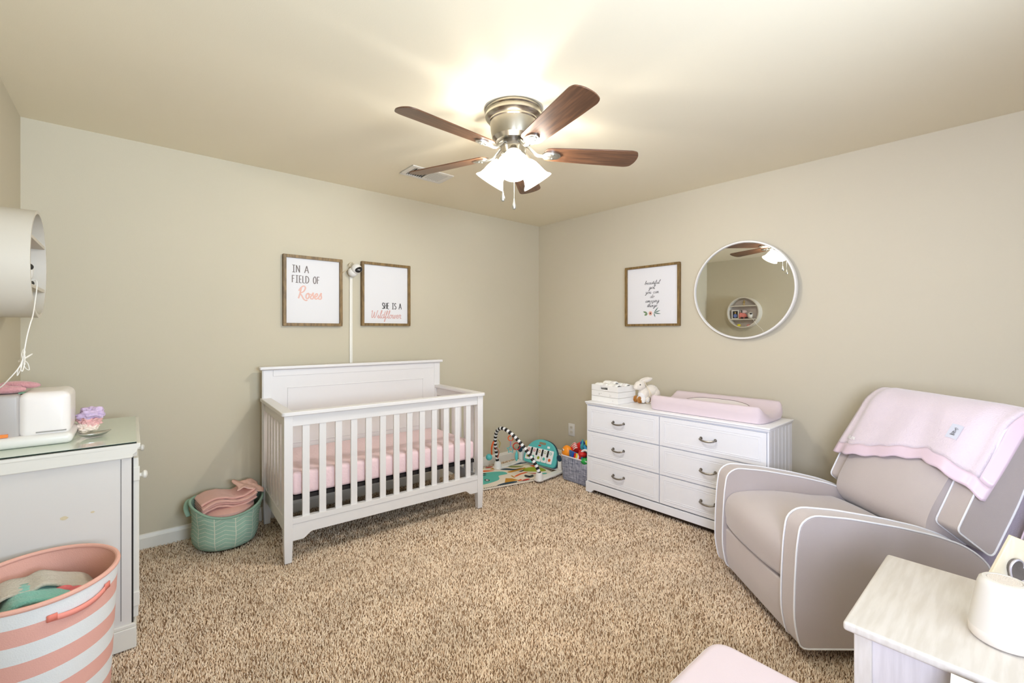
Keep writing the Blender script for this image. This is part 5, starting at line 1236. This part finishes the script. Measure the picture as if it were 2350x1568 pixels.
for (x, y) in ((-.25, -.16), (.22, -.16), (.22, .21), (-.25, .21)):
    o = B(); o.cyl((x, y, 0), (x, y, .062), .016, .022, 16); o.build('foot', M_black, t)

# ------------------------------------------------------------------ leaning plank with heart on the nightstand, leaning canvas
t = thing('heart_plaque', 'small tilted cream plank with raised grey heart, behind the sound machine', 'plaque', (1.708, .084, NT + .034), 0)
PK = Matrix.Rotation(rad(-50), 4, 'Z') @ Matrix.Rotation(rad(24), 4, 'Y')
o = B(); o.prism([(0, 0), (.080, 0), (.080, .140), (.065, .150), (.0, .147)], 0, .010, 'y', M=PK); o.build('plank', M_plank, t, bevel=.002, smooth=False)
heart = []
for k in range(40):
    a_ = 2 * pi * k / 40; hx = 16 * sin(a_) ** 3; hz = 13 * cos(a_) - 5 * cos(2 * a_) - 2 * cos(3 * a_) - cos(4 * a_); heart.append((.042 + hx * .00140, .070 + hz * .0022))
o = B(); o.prism(heart, -.016, -.0005, 'y', M=PK); o.build('heart', mat('zinc', rgb(128, 122, 120), .4, .7, bump=.4, bscale=60, var=.2, vscale=30), t, bevel=.002)
o = B(); o.tube([PK @ Vector((.042 + (p[0] - .042) * 1.06, -.013, .070 + (p[1] - .070) * 1.06)) for p in heart], .003, 6, True); o.build('heart_rim', mat('zinc_light', rgb(186, 180, 184), .4, .4), t)
t = thing('leaning_canvas', 'cream board with painted green leaves and raw wood edge leaning against nightstand', 'canvas', (1.292, .112, .592), 0)
CN = Matrix.Rotation(rad(38), 4, 'Y')
o = B(); o.bx(-.005, .0, -.50, 0, -.745, 0, M=CN); o.build('painted_face', M_plank, t, smooth=False)
o = B(); o.bx(.0, .026, -.50, 0, -.735, 0, M=CN); o.build('wood_edge', M_bwood, t, smooth=False)
o = B()
for (y, z, a_, L_) in ((-.035, -.045, -30, .06), (-.075, -.075, -25, .06), (-.02, -.09, -40, .05), (-.11, -.10, -20, .07)):
    P = []
    for sg, ts in ((1, [0, .25, .5, .75, 1]), (-1, [.75, .5, .25])):
        for q in ts: P.append(CN @ Vector((-.0056, y - L_ * q * cos(rad(a_)) - .008 * sin(pi * q) * sg * sin(rad(a_)), z + L_ * q * sin(rad(a_)) + .009 * sin(pi * q) * sg * cos(rad(a_)))))
    o.poly(P)
o.build('painted_leaves', mat('leaf_paint', rgb(120, 128, 60), .7), t, smooth=False)
